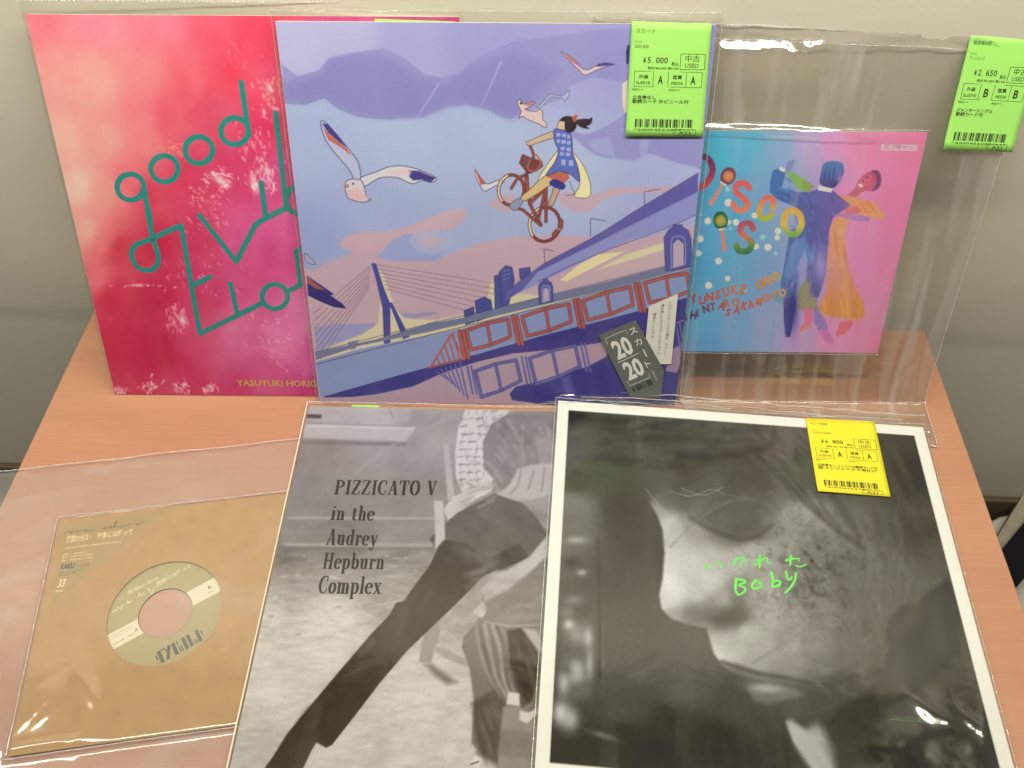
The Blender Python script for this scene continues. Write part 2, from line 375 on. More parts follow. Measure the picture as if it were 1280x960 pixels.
def creases(n, seed, box, length=(6, 22), width=(1.0, 2.2), h=(.4, 1.1), rot=(-.5, .5)):
    R = random.Random(seed); out = []
    for _ in range(n):
        out.append((R.uniform(box[0], box[2]), R.uniform(box[1], box[3]), R.uniform(*length), R.uniform(*width), R.uniform(*rot), R.uniform(*h)*R.choice((1, 1, -.6))))
    return tuple(out)
def bead(parent, pts, r, m, seed, name='seam', wob=.25, warp=None, flat=.6):
    """a heat-sealed rim, or added to catch a highlight line: thin wavy tube along pts (u,v,w)"""
    P = []
    for a, b in zip(pts[:-1], pts[1:]):
        L = math.dist(a, b); n = max(2, int(L/4))
        for k in range(n): P.append([a[i]+(b[i]-a[i])*k/n for i in range(3)])
    P.append(list(pts[-1])); P = np.array(P, float); s_ = np.arange(len(P))*4.
    P[:, 2] += vnoise(s_, s_*0, seed, 14, 2)*wob; P[:, 0] += vnoise(s_, s_*0+9, seed+1, 25, 2)*wob*.5; P[:, 1] += vnoise(s_, s_*0+4, seed+2, 25, 2)*wob*.5
    T = np.gradient(P, axis=0); T /= np.linalg.norm(T, axis=1)[:, None]; up = np.array([0, 0, 1.]); S = np.cross(T, up); S /= np.linalg.norm(S, axis=1)[:, None]+1e-9; U = np.cross(S, T)
    n = 6; V = np.concatenate([P+r*(math.cos(2*math.pi*k/n)*S+flat*math.sin(2*math.pi*k/n)*U) for k in range(n)])
    if warp: V = warp(V)
    m_ = len(P); F = [(k*m_+j, k*m_+j+1, ((k+1) % n)*m_+j+1, ((k+1) % n)*m_+j) for k in range(n) for j in range(m_-1)]
    return put(name, V, F, m, parent, smooth=True)

# ------------------------------------------------------------------ setting: wall, floor, table
def wall_mat():
    m, N, L, b = mat('painted_wall')
    tc = N.new('ShaderNodeTexCoord'); n1 = N.new('ShaderNodeTexNoise'); n1.inputs['Scale'].default_value = 6; n1.inputs['Detail'].default_value = 6
    n2 = N.new('ShaderNodeTexNoise'); n2.inputs['Scale'].default_value = 260; n2.inputs['Detail'].default_value = 3
    L.new(tc.outputs['Object'], n1.inputs['Vector']); L.new(tc.outputs['Object'], n2.inputs['Vector'])
    r = N.new('ShaderNodeValToRGB'); r.color_ramp.elements[0].position = .3; r.color_ramp.elements[1].position = .7
    r.color_ramp.elements[0].color = (.78, .755, .64, 1); r.color_ramp.elements[1].color = (.83, .805, .685, 1)
    L.new(n1.outputs['Fac'], r.inputs[0])
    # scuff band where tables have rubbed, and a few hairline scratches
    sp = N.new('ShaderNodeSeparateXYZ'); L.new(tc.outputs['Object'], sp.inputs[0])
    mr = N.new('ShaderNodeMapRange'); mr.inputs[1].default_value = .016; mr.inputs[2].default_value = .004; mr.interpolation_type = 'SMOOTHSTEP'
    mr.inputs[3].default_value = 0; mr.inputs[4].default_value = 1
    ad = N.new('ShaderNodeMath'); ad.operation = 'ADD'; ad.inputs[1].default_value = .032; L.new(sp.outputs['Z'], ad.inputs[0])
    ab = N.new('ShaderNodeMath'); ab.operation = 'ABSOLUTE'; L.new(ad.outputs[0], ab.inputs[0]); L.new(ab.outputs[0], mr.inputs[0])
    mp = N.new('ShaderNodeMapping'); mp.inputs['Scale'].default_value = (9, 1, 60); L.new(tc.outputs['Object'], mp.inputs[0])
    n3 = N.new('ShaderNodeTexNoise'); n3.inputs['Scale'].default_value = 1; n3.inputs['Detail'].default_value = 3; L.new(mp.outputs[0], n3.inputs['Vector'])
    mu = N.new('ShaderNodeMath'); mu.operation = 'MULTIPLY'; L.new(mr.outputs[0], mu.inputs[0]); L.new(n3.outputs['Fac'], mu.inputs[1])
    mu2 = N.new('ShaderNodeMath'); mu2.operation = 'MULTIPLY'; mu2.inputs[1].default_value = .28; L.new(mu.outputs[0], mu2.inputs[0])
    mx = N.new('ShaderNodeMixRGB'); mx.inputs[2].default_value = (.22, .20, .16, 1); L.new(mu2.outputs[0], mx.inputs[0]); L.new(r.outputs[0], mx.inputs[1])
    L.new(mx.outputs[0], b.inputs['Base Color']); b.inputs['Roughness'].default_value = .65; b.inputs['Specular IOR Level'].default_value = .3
    bp = N.new('ShaderNodeBump'); bp.inputs['Strength'].default_value = .12; bp.inputs['Distance'].default_value = .001
    L.new(n2.outputs['Fac'], bp.inputs['Height']); L.new(bp.outputs['Normal'], b.inputs['Normal'])
    return m
def wood_mat():
    m, N, L, b = mat('orange_beech_laminate')
    tc = N.new('ShaderNodeTexCoord'); mp = N.new('ShaderNodeMapping'); mp.inputs['Scale'].default_value = (2.2, 16, 16); L.new(tc.outputs['Object'], mp.inputs[0])
    n1 = N.new('ShaderNodeTexNoise'); n1.inputs['Scale'].default_value = 1.2; n1.inputs['Detail'].default_value = 5; n1.inputs['Distortion'].default_value = .6; L.new(mp.outputs[0], n1.inputs['Vector'])
    mp2 = N.new('ShaderNodeMapping'); mp2.inputs['Scale'].default_value = (22, 420, 420); L.new(tc.outputs['Object'], mp2.inputs[0])
    n2 = N.new('ShaderNodeTexNoise'); n2.inputs['Scale'].default_value = 1; n2.inputs['Detail'].default_value = 3; L.new(mp2.outputs[0], n2.inputs['Vector'])
    r = N.new('ShaderNodeValToRGB'); e = r.color_ramp.elements; e[0].position = .32; e[1].position = .68
    e[0].color = (.475, .232, .138, 1); e[1].color = (.53, .268, .160, 1); L.new(n1.outputs['Fac'], r.inputs[0])
    r2 = N.new('ShaderNodeMapRange'); r2.inputs[1].default_value = .35; r2.inputs[2].default_value = .65; r2.inputs[3].default_value = .96; r2.inputs[4].default_value = 1.03
    L.new(n2.outputs['Fac'], r2.inputs[0]); mx = N.new('ShaderNodeMixRGB'); mx.blend_type = 'MULTIPLY'; mx.inputs[0].default_value = 1
    L.new(r.outputs[0], mx.inputs[1]); L.new(r2.outputs[0], mx.inputs[2]); L.new(mx.outputs[0], b.inputs['Base Color'])
    b.inputs['Roughness'].default_value = .42; b.inputs['Specular IOR Level'].default_value = .4
    bp = N.new('ShaderNodeBump'); bp.inputs['Strength'].default_value = .05; bp.inputs['Distance'].default_value = .0005; L.new(n2.outputs['Fac'], bp.inputs['Height']); L.new(bp.outputs['Normal'], b.inputs['Normal'])
    return m
WY = 612.
M_wall = wall_mat()
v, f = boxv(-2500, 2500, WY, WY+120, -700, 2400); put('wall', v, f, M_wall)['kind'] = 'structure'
v, f = boxv(-2500, 2500, -1800, WY+120, -780, -700.5); put('floor', v, f, plain('grey_floor', (.42, .40, .35), .5, .4, .1, 60, .08))['kind'] = 'structure'
v, f = boxv(-2500, 2500, WY-9, WY-.5, -470, -306, 2); put('wall_strip', v, f, plain('dark_strip', (.12, .095, .06), .5))['kind'] = 'structure'  # dark brown strip along the wall behind the white box

table = thing('table', 'orange beech laminate table pushed against the grey wall, under all the records', 'table', loc=(-28, 590, -700))
M_wood = wood_mat()
def tpart(name, box, m, b=1.2):
    v, f = boxv(*box, b); v = [(p[0]+28, p[1]-590, p[2]+700) for p in v]; return put(name, v, f, m, table)
tpart('tabletop', (-428, 371, -260, 592.7, -24, 0), M_wood, .8)
M_leg = plain('grey_steel', (.35, .34, .32), .4)
for lx in (-400, 343):
    for ly in (-230, 565): tpart('leg', (lx-14, lx+14, ly-14, ly+14, -700, -24.5), M_leg)

# what shows past the table's right edge
tub = thing('storage_box', 'white low storage box on the floor past the right edge of the table', 'box', loc=(760, 470, -700))
import bmesh
def rounded(x0, x1, y0, y1, z0, z1, r, n=8):
    V = []
    for z in (z0, z1-4, z1):
        q = 0 if z < z1 else 3
        for cx, cy, a in ((x1-r, y1-r, 0), (x0+r, y1-r, 90), (x0+r, y0+r, 180), (x1-r, y0+r, 270)):
            V += [(cx+(r-q)*math.cos(math.radians(a+90*k/n)), cy+(r-q)*math.sin(math.radians(a+90*k/n)), z) for k in range(n+1)]
    m_ = 4*(n+1); F = [tuple(reversed(range(m_))), tuple(range(2*m_, 3*m_))]
    for l in (0, 1): F += [(l*m_+i, l*m_+(i+1) % m_, (l+1)*m_+(i+1) % m_, (l+1)*m_+i) for i in range(m_)]
    return V, F
v, f = rounded(-215, 300, -330, 124, 0, 350, 60); put('box_body', v, f, plain('white_plastic', (.62, .62, .56), .4), tub, smooth=False)
v, f = rounded(-221, 306, -336, 129, 352, 376, 64); put('lid', v, f, plain('white_plastic_lid', (.66, .66, .60), .4), tub)
def floor_poly(name, pts, zt, th, m, label, cat):
    """an upright-sided slab whose outline is read off the photograph at height zt"""
    Q = []
    for x, y in pts:
        d = FW + CR*(x-640)/FOC - CU*(y-480)/FOC; t = (zt-CAMH)/d[2]; Q.append(CO+d*t)
    c = np.mean(Q, 0); n = len(Q); V = [(q[0]-c[0], q[1]-c[1], z) for z in (0, th-3) for q in Q]+[((q[0]-c[0])*.985, (q[1]-c[1])*.985, th) for q in Q]
    F = [tuple(range(n)), tuple(reversed(range(2*n, 3*n)))]+[(l*n+i, l*n+(i+1) % n, (l+1)*n+(i+1) % n, (l+1)*n+i) for l in (0, 1) for i in range(n)]
    t = thing(name, label, cat, loc=(c[0], c[1], zt-th)); return t, V, F
t, v, f = floor_poly('wooden_board', [(1246, 672), (1254, 690), (1300, 640), (1330, 590), (1290, 600)], -300, 22, M_wood, 'pale beige board lying on the white box past the right edge of the table', 'board')
put('board', v, f, plain('beige_board', (.40, .37, .29), .6, .3, .1, 80, .1), t)
t, v, f = floor_poly('black_bag', [(1250, 690), (1262, 716), (1271, 734), (1300, 700), (1400, 690), (1400, 560), (1330, 590), (1296, 634)], -286, 36, M_wood, 'black fabric bag lying beside the pale board past the right edge of the table', 'bag')
bag = put('bag_body', v, f, plain('black_fabric', (.008, .008, .012), .8, .2, .5, 300), t)

# ------------------------------------------------------------------ price tags
BARS = [3, 1, 1, 2, 1, 1, 3, 2, 1, 3, 1, 1, 2, 1, 2, 1, 1, 3, 1, 2, 3, 1, 1, 1, 2, 3, 1, 1, 2, 1, 3, 1, 1, 2, 1, 1, 3, 2, 1, 1, 2, 3, 1, 1, 3, 1, 2, 1, 1, 2, 1, 3, 1, 1, 2, 3, 1, 2, 1, 1, 3, 1, 2, 1, 1, 3]
M_dark = plain('black_thermal_ink', (.035, .04, .03), .6, .2)
def price_tag(pl, parent, corners, m, w, label, artist, title, price, ex_tax, grades, notes, code, small, curl=1.6):
    TL, TR, BRc, BL = [np.array(pl.read(x, y, w)) for x, y in corners]
    def T(s_, t_): return tuple((TL*(1-s_)+TR*s_)*(1-t_)+(BL*(1-s_)+BRc*s_)*t_)
    n = 14; hgt = lambda s_, t_: w+curl*(max(0, t_-.75)/.25)**2*.5+.25*math.sin(3.0*s_+1.5*t_)
    V = []; F = []
    for j in range(n+1):
        for i in range(n+1):
            s_, t_ = i/n, j/n; p = T(s_, t_); V.append((p[0], p[1], hgt(s_, t_)))
    F = [(j*(n+1)+i, (j+1)*(n+1)+i, (j+1)*(n+1)+i+1, j*(n+1)+i+1) for j in range(n) for i in range(n)]
    tag = put('price_tag', V, F, m, parent, smooth=True, label=label)
    sd = tag.modifiers.new('s', 'SOLIDIFY'); sd.thickness = .00012; sd.offset = -1
    K = Ink(w=0)
    def txt(body, s0, t0, s1, h, bold=0):     # t0 = baseline, h = capital height (fraction of tag height)
        a = np.array(T(s0, t0)); b = np.array(T(s1, t0)); up = (np.array(T(s0, t0-.1))-a)*10*h/.7
        e = b-a; L = np.hypot(*e); K.type(body, tuple(a), tuple(e/L), tuple(up), fit=L, bold=bold)
    def ln(s0, t0, s1, t1, th=.28): K.line([T(s0, t0), T(s1, t1)], th, caps=False)
    txt('アーティスト', .06, .052, .12, .012); txt(artist, .06, .092, .30, .030)
    txt('タイトル', .05, .178, .14, .018); txt(title, .05, .218, .05+.022*max(5, len(title)*1.6), .026)
    txt('¥', .17, .345, .205, .045, .02); txt(price[0], .225, .345, .265, .050, .01); txt(',', .285, .345, .295, .02); txt(price[1], .33, .345, .48, .050, .01)
    txt('税込', .53, .362, .62, .024, .01); txt(ex_tax, .23, .398, .62, .018, .01)
    for a in ((.64, .262, .95, .262), (.64, .395, .95, .395), (.64, .262, .64, .395), (.95, .262, .95, .395)): ln(*a, .35)
    txt('中古', .70, .322, .88, .042); txt('USED', .70, .378, .87, .036)
    for a in ((.07, .418, .93, .418), (.07, .552, .93, .552), (.07, .418, .07, .552), (.31, .418, .31, .552), (.50, .418, .50, .552), (.73, .418, .73, .552), (.93, .418, .93, .552)): ln(*a, .3)
    txt('外装', .125, .478, .245, .026, .012); txt('SLEEVE', .095, .530, .275, .026); txt(grades, .37, .525, .435, .070, .02)
    txt('盤質', .555, .478, .675, .026, .012); txt('MEDIA', .545, .530, .69, .026); txt(grades, .785, .525, .85, .070, .02)
    txt('RE2++', .05, .585, .19, .016); txt('RE2++', .52, .585, .66, .016)
    for k, (b_, e_) in enumerate(notes): txt(b_, .06, .660+.036*k, e_, .026, .012)
    tag_print = K
    B = Ink(w=0); tot = sum(BARS); x = .11; sc_ = .76/tot
    for k, q in enumerate(BARS):
        if k % 2 == 0: B.rect(x, .842, x+q*sc_, .917, T)
        x += q*sc_
    txt(code, .10, .945, .87, .018)
    for a in ((.62, .935, .90, .935), (.62, .985, .90, .985), (.62, .935, .62, .985), (.90, .935, .90, .985)): ln(*a, .25)
    txt(small, .68, .978, .83, .028)
    # let the print follow the paper
    iv = np.linalg.pinv(np.stack([TR-TL, BL-TL], 1))
    for acc, nm in ((K, 'tag_printing'), (B, 'barcode')):
        vv = []
        for p in acc.v:
            st = iv @ (np.array(p[:2])-TL); vv.append((p[0], p[1], hgt(float(st[0]), float(st[1]))+.06+p[2]))
        put(nm, vv, acc.f, M_dark, tag)['kind'] = 'stuff'
    return tag
M_green = plain('green_thermal_paper', (.40, .86, .18), .55, .3, .05, 300)
M_yellow = plain('yellow_thermal_paper', (.84, .76, .035), .55, .3, .05, 300)

def board(parent, w_, h_, th, m=None, name='cover_board'):
    v, f = boxv(0, w_, 0, h_, -th, 0, .5); return put(name, v, f, m or M_card, parent)
R15 = math.pi*2
S = 315.
# ------------------------------------------------------------------ the six records
def scaled(x, y, z, k): return tuple(CO + (np.array([x, y, z])-CO)*k)
PINK = Plane(-373.2, 484.2, .4, .0293, 1.1873)
VIOLET = Plane(-188.9, 482.4, .6, .0287, 1.2021)
DANCE = Plane(*scaled(105.7, 504.6, 57.3, 1.021), .0294, 1.1975)
GREY = Plane(-191.4, 159.1, 5.0, .0147, 0)
PORTRAIT = Plane(8.7, 171.8, 8.6, -.0435, 0)
PORTRAIT.ex = PORTRAIT.ex-np.array([0, 0, .012]); PORTRAIT.ex /= np.linalg.norm(PORTRAIT.ex)
PORTRAIT.n = np.cross(PORTRAIT.ex, PORTRAIT.ey); PORTRAIT.n /= np.linalg.norm(PORTRAIT.n); PORTRAIT.ey = np.cross(PORTRAIT.n, PORTRAIT.ex)
KRAFT = Plane(-341.7, 172.7, 2.5, .1788, 0)

def lat(*pts): return [(p[0], p[1], p[2] if isinstance(p[2], tuple) else (p[2],)*3) for p in pts]

# ---------- pink record, back left
def pink_record():
    t = thing('record_album', 'pink and red LP sleeve with teal line lettering, leaning on the wall at back left', 'record album', PINK)
    board(t, S, S, 3)
    P = Print(PINK, S, S, 400)
    P.rbf([(40, 28, (226, 122, 132)), (120, 30, (230, 132, 142)), (200, 32, (236, 122, 134)), (262, 30, (236, 88, 108)), (330, 35, (236, 70, 96)), (420, 24, (205, 60, 125)), (560, 26, (190, 50, 110)),
           (60, 100, (236, 152, 142)), (120, 100, (236, 158, 142)), (180, 95, (232, 135, 135)), (235, 90, (228, 100, 112)), (300, 90, (226, 68, 92)), (345, 90, (226, 70, 100)),
           (80, 175, (240, 172, 152)), (130, 180, (236, 156, 142)), (178, 170, (230, 126, 128)), (215, 150, (218, 92, 108)), (260, 150, (210, 66, 92)), (330, 150, (215, 58, 98)),
           (98, 235, (242, 186, 166)), (130, 240, (232, 150, 136)), (162, 225, (222, 110, 115)), (190, 240, (208, 58, 86)), (240, 220, (205, 50, 86)), (300, 220, (204, 58, 105)), (350, 230, (204, 66, 124)),
           (108, 290, (236, 170, 150)), (128, 300, (220, 120, 118)), (150, 310, (202, 58, 80)), (200, 300, (196, 42, 76)), (250, 300, (200, 56, 98)), (300, 295, (208, 88, 136)), (350, 285, (210, 84, 142)),
           (118, 350, (224, 112, 118)), (140, 370, (198, 46, 74)), (200, 370, (190, 34, 72)), (250, 370, (198, 52, 98)), (310, 345, (206, 82, 130)), (350, 330, (206, 76, 134)), (380, 400, (214, 116, 160)),
           (140, 430, (195, 40, 72)), (190, 440, (188, 30, 70)), (250, 420, (202, 66, 108)), (300, 410, (212, 104, 142)), (350, 430, (214, 118, 158)), (390, 450, (204, 88, 148)), (330, 465, (200, 78, 128)),
           (150, 485, (196, 52, 84)), (230, 485, (196, 48, 92)), (300, 488, (192, 48, 102)), (390, 490, (188, 52, 116)), (560, 470, (180, 50, 120)), (500, 300, (190, 60, 120))])
    n = vnoise(P.U*.8+P.V*.6, P.V-P.U*.6, 3, 34, 4)
    P.C += np.clip(n, 0, 1)[:, None]*np.array([5, 26, 22])*sstep(150, 330, P.X)[:, None]-np.clip(-n, 0, 1)[:, None]*np.array([6, 14, 10])
    P.noise(6, 9, 21)
    # pale dashed splashes: short slanted strokes gathered into clumps
    R = random.Random(4)
    for cx, cy, sx, sy, n_, ang, col in ((335, 118, 16, 22, 50, 1.1, (248, 170, 140)), (312, 175, 20, 18, 40, 1.2, (240, 160, 165)), (325, 222, 16, 20, 70, 1.3, (248, 205, 195)),
                                         (272, 222, 16, 12, 46, .5, (244, 195, 190)), (300, 68, 24, 14, 26, .9, (245, 110, 115)), (218, 185, 26, 9, 40, .6, (238, 140, 130)), (255, 245, 22, 12, 30, .9, (235, 150, 155)),
                                         (222, 396, 12, 16, 60, 1.2, (236, 150, 165)), (262, 272, 25, 15, 30, .7, (234, 140, 160)), (250, 340, 40, 30, 46, 1.2, (226, 120, 160)), (340, 420, 30, 30, 40, .6, (230, 150, 180)),
                                         (148, 488, 9, 5, 24, 1.1, (236, 190, 190)), (190, 483, 9, 8, 26, 1.9, (240, 200, 200)), (226, 485, 7, 9, 26, 1.1, (240, 200, 200)), (262, 484, 10, 8, 26, 1.2, (238, 190, 195)),
                                         (175, 357, 30, 1.6, 16, 0, (240, 180, 180))):
        for _ in range(n_):
            x = R.gauss(cx, sx*.6); y = R.gauss(cy, sy*.6); a = ang+R.gauss(0, .35); l = R.uniform(1.5, 9)
            P.stroke([(x, y), (x+l*math.cos(a)*.5+R.gauss(0, .8), y+l*math.sin(a)*.5), (x+l*math.cos(a), y+l*math.sin(a))], R.uniform(.8, 3.2), col, 1.3, R.uniform(.3, .85), True, .4)
    for x, y, r_, rot in ((337, 110, 6, 1), (318, 232, 9, 1.2), (275, 225, 9, .5), (228, 400, 6, 1.2), (345, 136, 4, .3), (335, 214, 7, .9), (283, 232, 5, .2), (330, 140, 4, 1.4)): P.glow(x, y, r_, (252, 214, 204), .8, r_*.5, rot)
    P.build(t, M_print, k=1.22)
    K = Ink(PINK, .1); G = 4.3
    z1 = Z(0, 0, 3.2); z5 = Z(0, 250, 3.0476)
    def ring(cx, cy, rx, ry, a0=0, a1=360): K.photo([(cx+rx*math.cos(math.radians(a0+(a1-a0)*i/26)), cy+ry*math.sin(math.radians(a0+(a1-a0)*i/26))) for i in range(27)], G)
    ring(163.2, 233.8, 16.8, 16.2); ring(205.6, 211, 17, 16.4); ring(248.6, 187.6, 17.2, 16.8); ring(293.2, 164, 17.2, 16.8)
    K.photo(z1((965, 330), (978, 420), (990, 500), (996, 540)), G); K.photo(z1((578, 760), (592, 850), (608, 945)), G)
    K.photo([(190, 296), (197, 316), (197.5, 327), (193, 335), (184, 338), (173, 334.5), (166.5, 326), (164.5, 316), (169, 307), (180, 302), (193.6, 296.6), (207, 290)], G, smooth=True)
    K.photo([(186, 262), (190, 296)], G); K.photo([(207, 290), (226.4, 282), (238, 350), (250, 416.7), (297, 394), (328, 378.6)], G, joints=True)
    K.photo([(241, 356.6), (262.5, 346)], G); K.photo([(288, 354), (297, 394)], G); ring(343.6, 370.6, 16, 15.4)
    K.photo([(359, 364.5), (375.7, 356), (370.4, 313.6), (382, 309)], G, joints=True)
    K.photo([(249.4, 269), (295.3, 327), (318, 283), (324, 277), (358, 259.5), (372, 268)], G, joints=True)
    K.photo([(326.6, 228.5), (332, 271)], G); K.photo([(344.6, 141.5), (358, 259)], G); ring(372, 250, 14, 17, 120, 330)
    K.photo([(300, 392), (300.5, 392)], G)
    K.build('line_lettering', ink('teal_ink', (38, 146, 134)), t, 'teal single-line lettering, partly hidden')
    K = Ink(PINK, .1); K.type_photo('YASUYUKI HORIGOME', (296.5, 482.3), (423, 483.5), 6.0, bold=.012)
    K.build('printed_name', ink('yellow_ink', (212, 182, 60)), t)
    s = film(t, (-3.5, -2, 318.5, 324.5), (0, 0, S, S), 3, M_film, 11, .35, lip=1.0)
    bead(s, [(-3.3, 324, 0), (318.3, 324.2, 0)], .35, M_seam, 5)
    z = [(468, 23.5), (570, 27), (566, 160), (470, 160)]
    price_tag(PINK, s, z, M_green, 1.2, 'green tag on the pink record, mostly hidden', 'アーティスト', 'good', ('3', '500'), '税抜¥3,182-税10%', 'A', [('歌詞カード付', .5)], '*2000456280011*', 'A21', curl=.2)

# ---------- violet illustrated record, back middle
def violet_record():
    t = thing('record_album', 'violet illustrated LP with gulls and bridge and a grey 20/20 sticker, at back centre', 'record album', VIOLET)
    board(t, S, S, 3.2)
    P = Print(VIOLET, S, S, 660)
    P.rbf([(360, 45, (186, 186, 222)), (440, 40, (184, 180, 216)), (500, 42, (168, 164, 210)), (600, 50, (160, 156, 206)), (700, 40, (164, 158, 208)), (780, 40, (162, 158, 208)), (880, 40, (160, 156, 206)),
           (380, 180, (172, 186, 220)), (500, 190, (176, 190, 222)), (600, 180, (176, 190, 220)), (700, 220, (178, 190, 222)), (860, 230, (176, 182, 222)), (380, 300, (160, 170, 214)), (480, 260, (168, 178, 216)), (600, 290, (172, 180, 214)), (850, 280, (170, 172, 214))])
    dk = (142, 138, 196)
    P.poly([(352, 80), (372, 95), (398, 88), (412, 72), (440, 66), (480, 60), (505, 72), (530, 92), (552, 97), (572, 92), (600, 70), (640, 52), (760, 36), (900, 32), (890, 120), (775, 102), (740, 96), (712, 108), (700, 125), (655, 140), (640, 149), (631, 148), (609, 137), (584, 131), (559, 134), (527, 147), (490, 149), (449, 145), (421, 134), (406, 122), (381, 130), (355, 128)], (146, 142, 198), 2, .75)
    P.poly([(412, 76), (440, 70), (470, 66), (500, 80), (525, 100), (560, 104), (590, 84), (640, 66), (700, 90), (655, 138), (640, 148), (631, 147), (609, 136), (584, 130), (559, 133), (527, 146), (490, 148), (449, 144), (421, 133), (406, 121), (384, 128), (356, 126), (354, 104), (380, 98), (404, 92)], (136, 131, 194), 10, .7)
    P.stroke([(355, 128), (381, 130), (406, 122), (421, 134), (449, 145), (490, 149)], .9, (100, 95, 160), 1, .6)
    for c in ((548, 105, 520, 150), (626, 78, 602, 132)): P.stroke([c[:2], c[2:]], 3, (184, 184, 222), 2.4, .6, w1=1)
    P.poly([(700, 150), (730, 168), (770, 150), (800, 130), (886, 118), (880, 206), (868, 208), (840, 202), (812, 192), (797, 200), (770, 199), (745, 194), (722, 176)], (150, 146, 204), 2.5, .85, True)
    P.poly([(735, 176), (762, 172), (770, 196), (742, 190)], (170, 174, 218), 3, .7); P.poly([(800, 172), (812, 172), (808, 196), (800, 196)], (172, 174, 218), 2.5, .7)
    # peach clouds
    pe = (206, 170, 182)
    P.poly([(378, 334), (392, 338), (410, 328), (424, 324), (443, 315), (426, 309), (424, 304), (434, 296), (453, 289), (470, 290), (488, 291), (510, 283), (535, 273), (560, 264), (581, 262), (584, 268), (576, 280), (560, 288), (535, 286), (512, 291), (494, 300), (485, 312), (473, 320), (491, 327), (510, 325), (545, 326), (566, 316), (600, 304), (640, 297), (700, 294), (800, 300), (870, 280), (866, 470), (396, 470)], pe, 1.4)
    P.poly([(378, 334), (443, 315), (426, 309), (434, 296), (470, 290), (510, 283), (560, 264), (581, 262), (540, 290), (480, 305)], (214, 178, 184), 4, .5, True)
    P.poly([(472, 320), (480, 313), (486, 305), (498, 296), (516, 292), (512, 302), (520, 312), (540, 318), (556, 314), (553, 320), (541, 326), (512, 326), (492, 327)], (158, 168, 212), 1.6, .9, True)
    P.glow(537, 302, 14, (214, 180, 186), .8, 9)
    P.poly([(612, 256), (618, 249), (640, 243), (648, 256), (640, 264), (625, 263)], pe, 1.2, .9, True)
    P.poly([(697, 243), (707, 239), (737, 244), (766, 235), (790, 234), (868, 232), (866, 240), (800, 242), (780, 241), (755, 250), (737, 265), (718, 265), (701, 256)], pe, 1.2, .9)
    P.poly([(494, 388), (510, 392), (544, 390), (543, 393), (520, 397), (497, 395)], (150, 152, 200), 1.6, .8, True)
    P.poly([(392, 410), (420, 405), (468, 404), (468, 420), (396, 440)], (152, 156, 205), 1.6, .8)
    ln = (74, 60, 110); ye = (228, 216, 168); dkb = (78, 76, 158)
    # cable-stayed bridge
    P.poly([(467, 330), (480, 345), (494, 385), (506, 398), (545, 400), (590, 390), (610, 370), (614, 350), (640, 366), (720, 350), (760, 330), (782, 318), (840, 300), (862, 300), (860, 340), (640, 395), (398, 455), (395, 440), (452, 418), (472, 405), (476, 370), (470, 345)], ye, 2.0, .95)
    P.poly([(640, 366), (700, 352), (870, 300), (864, 345), (700, 372)], (206, 172, 182), 2, .9)
    for k in range(8): P.stroke([(463-k*.3, 332+k*4), (392+k*.6, 392+k*9)], .8, (136, 96, 120), .9, .8)
    for k in range(7): P.stroke([(471+k*2, 331+k*5), (640-k*6-8, 356+k*6)], .8, (140, 100, 118), .9, .75)
    P.poly([(464, 329), (470, 329), (480, 360), (488, 380), (488, 430), (480, 432), (478, 385), (470, 350)], dkb, .8); P.poly([(486, 378), (490, 378), (512, 421), (504, 424)], dkb, .8)
    # skyline
    for a in (((618, 345), (624, 343), (630, 352), (634, 384), (619, 392)), ((624, 340), (632, 332), (640, 334), (643, 350), (636, 380), (628, 384)), ((649, 336), (662, 334), (664, 344), (655, 352), (650, 348)), ((594, 376), (606, 371), (614, 376), (616, 394), (596, 402)), ((580, 388), (592, 384), (594, 402), (582, 406))):
        P.shape(a, (74, 80, 158), (50, 50, 110), .9, False)
    for k in range(3): P.stroke([(628, 340+k*5), (637, 337+k*5)], .9, (120, 130, 190), .8)
    # elevated motorway
    P.poly([(631, 376), (633, 364), (681, 329), (741, 297), (775, 276), (800, 260), (830, 242), (873, 216), (872, 266), (838, 282), (788, 298), (741, 319), (703, 338), (672, 352)], (98, 94, 172), 1)
    P.poly([(672, 340), (741, 306), (800, 276), (872, 240), (872, 268), (838, 284), (788, 300), (741, 321), (703, 340), (650, 366)], (150, 152, 208), 1.4, .95)
    P.stroke([(633, 364), (681, 329), (741, 297), (800, 260), (873, 216)], .9, ln, .9, .7); P.stroke([(672, 352), (741, 320), (838, 283), (872, 267)], .9, ln, .9, .7)
    P.poly([(700, 350), (722, 332), (748, 318), (782, 314), (770, 320), (735, 338), (708, 352)], (240, 224, 164), 1)
    for a in (((738, 295), (738, 273), (757, 276)), ((681, 330), (680, 311), (692, 314)), ((806, 258), (805, 240), (825, 236))): P.stroke(a, .9, (90, 80, 120), .8, smooth=False)
    # near bridge rail and deck
    P.poly([(394, 440), (470, 424), (535, 405), (580, 397), (641, 380), (700, 366), (760, 352), (866, 324), (865, 334), (760, 362), (641, 390), (535, 415), (450, 432), (395, 450)], (118, 124, 158), 1)
    P.stroke([(394, 440), (535, 405), (641, 380), (866, 324)], .8, ln, .8, .8)
    P.poly([(395, 452), (450, 436), (520, 422), (580, 410), (641, 393), (760, 364), (865, 336), (865, 372), (760, 400), (680, 420), (585, 447), (535, 460), (470, 478), (407, 496), (400, 496)], (142, 156, 200), 1)
    P.stroke([(396, 455), (520, 423), (641, 393), (865, 336)], 1, ln, .8, .8)
    for x in (440, 540): P.poly([(x-6, 428-(x-440)*.24), (x+8, 425-(x-440)*.24), (x+4, 436-(x-440)*.24), (x-1, 437-(x-440)*.24)], (118, 124, 158), .8)
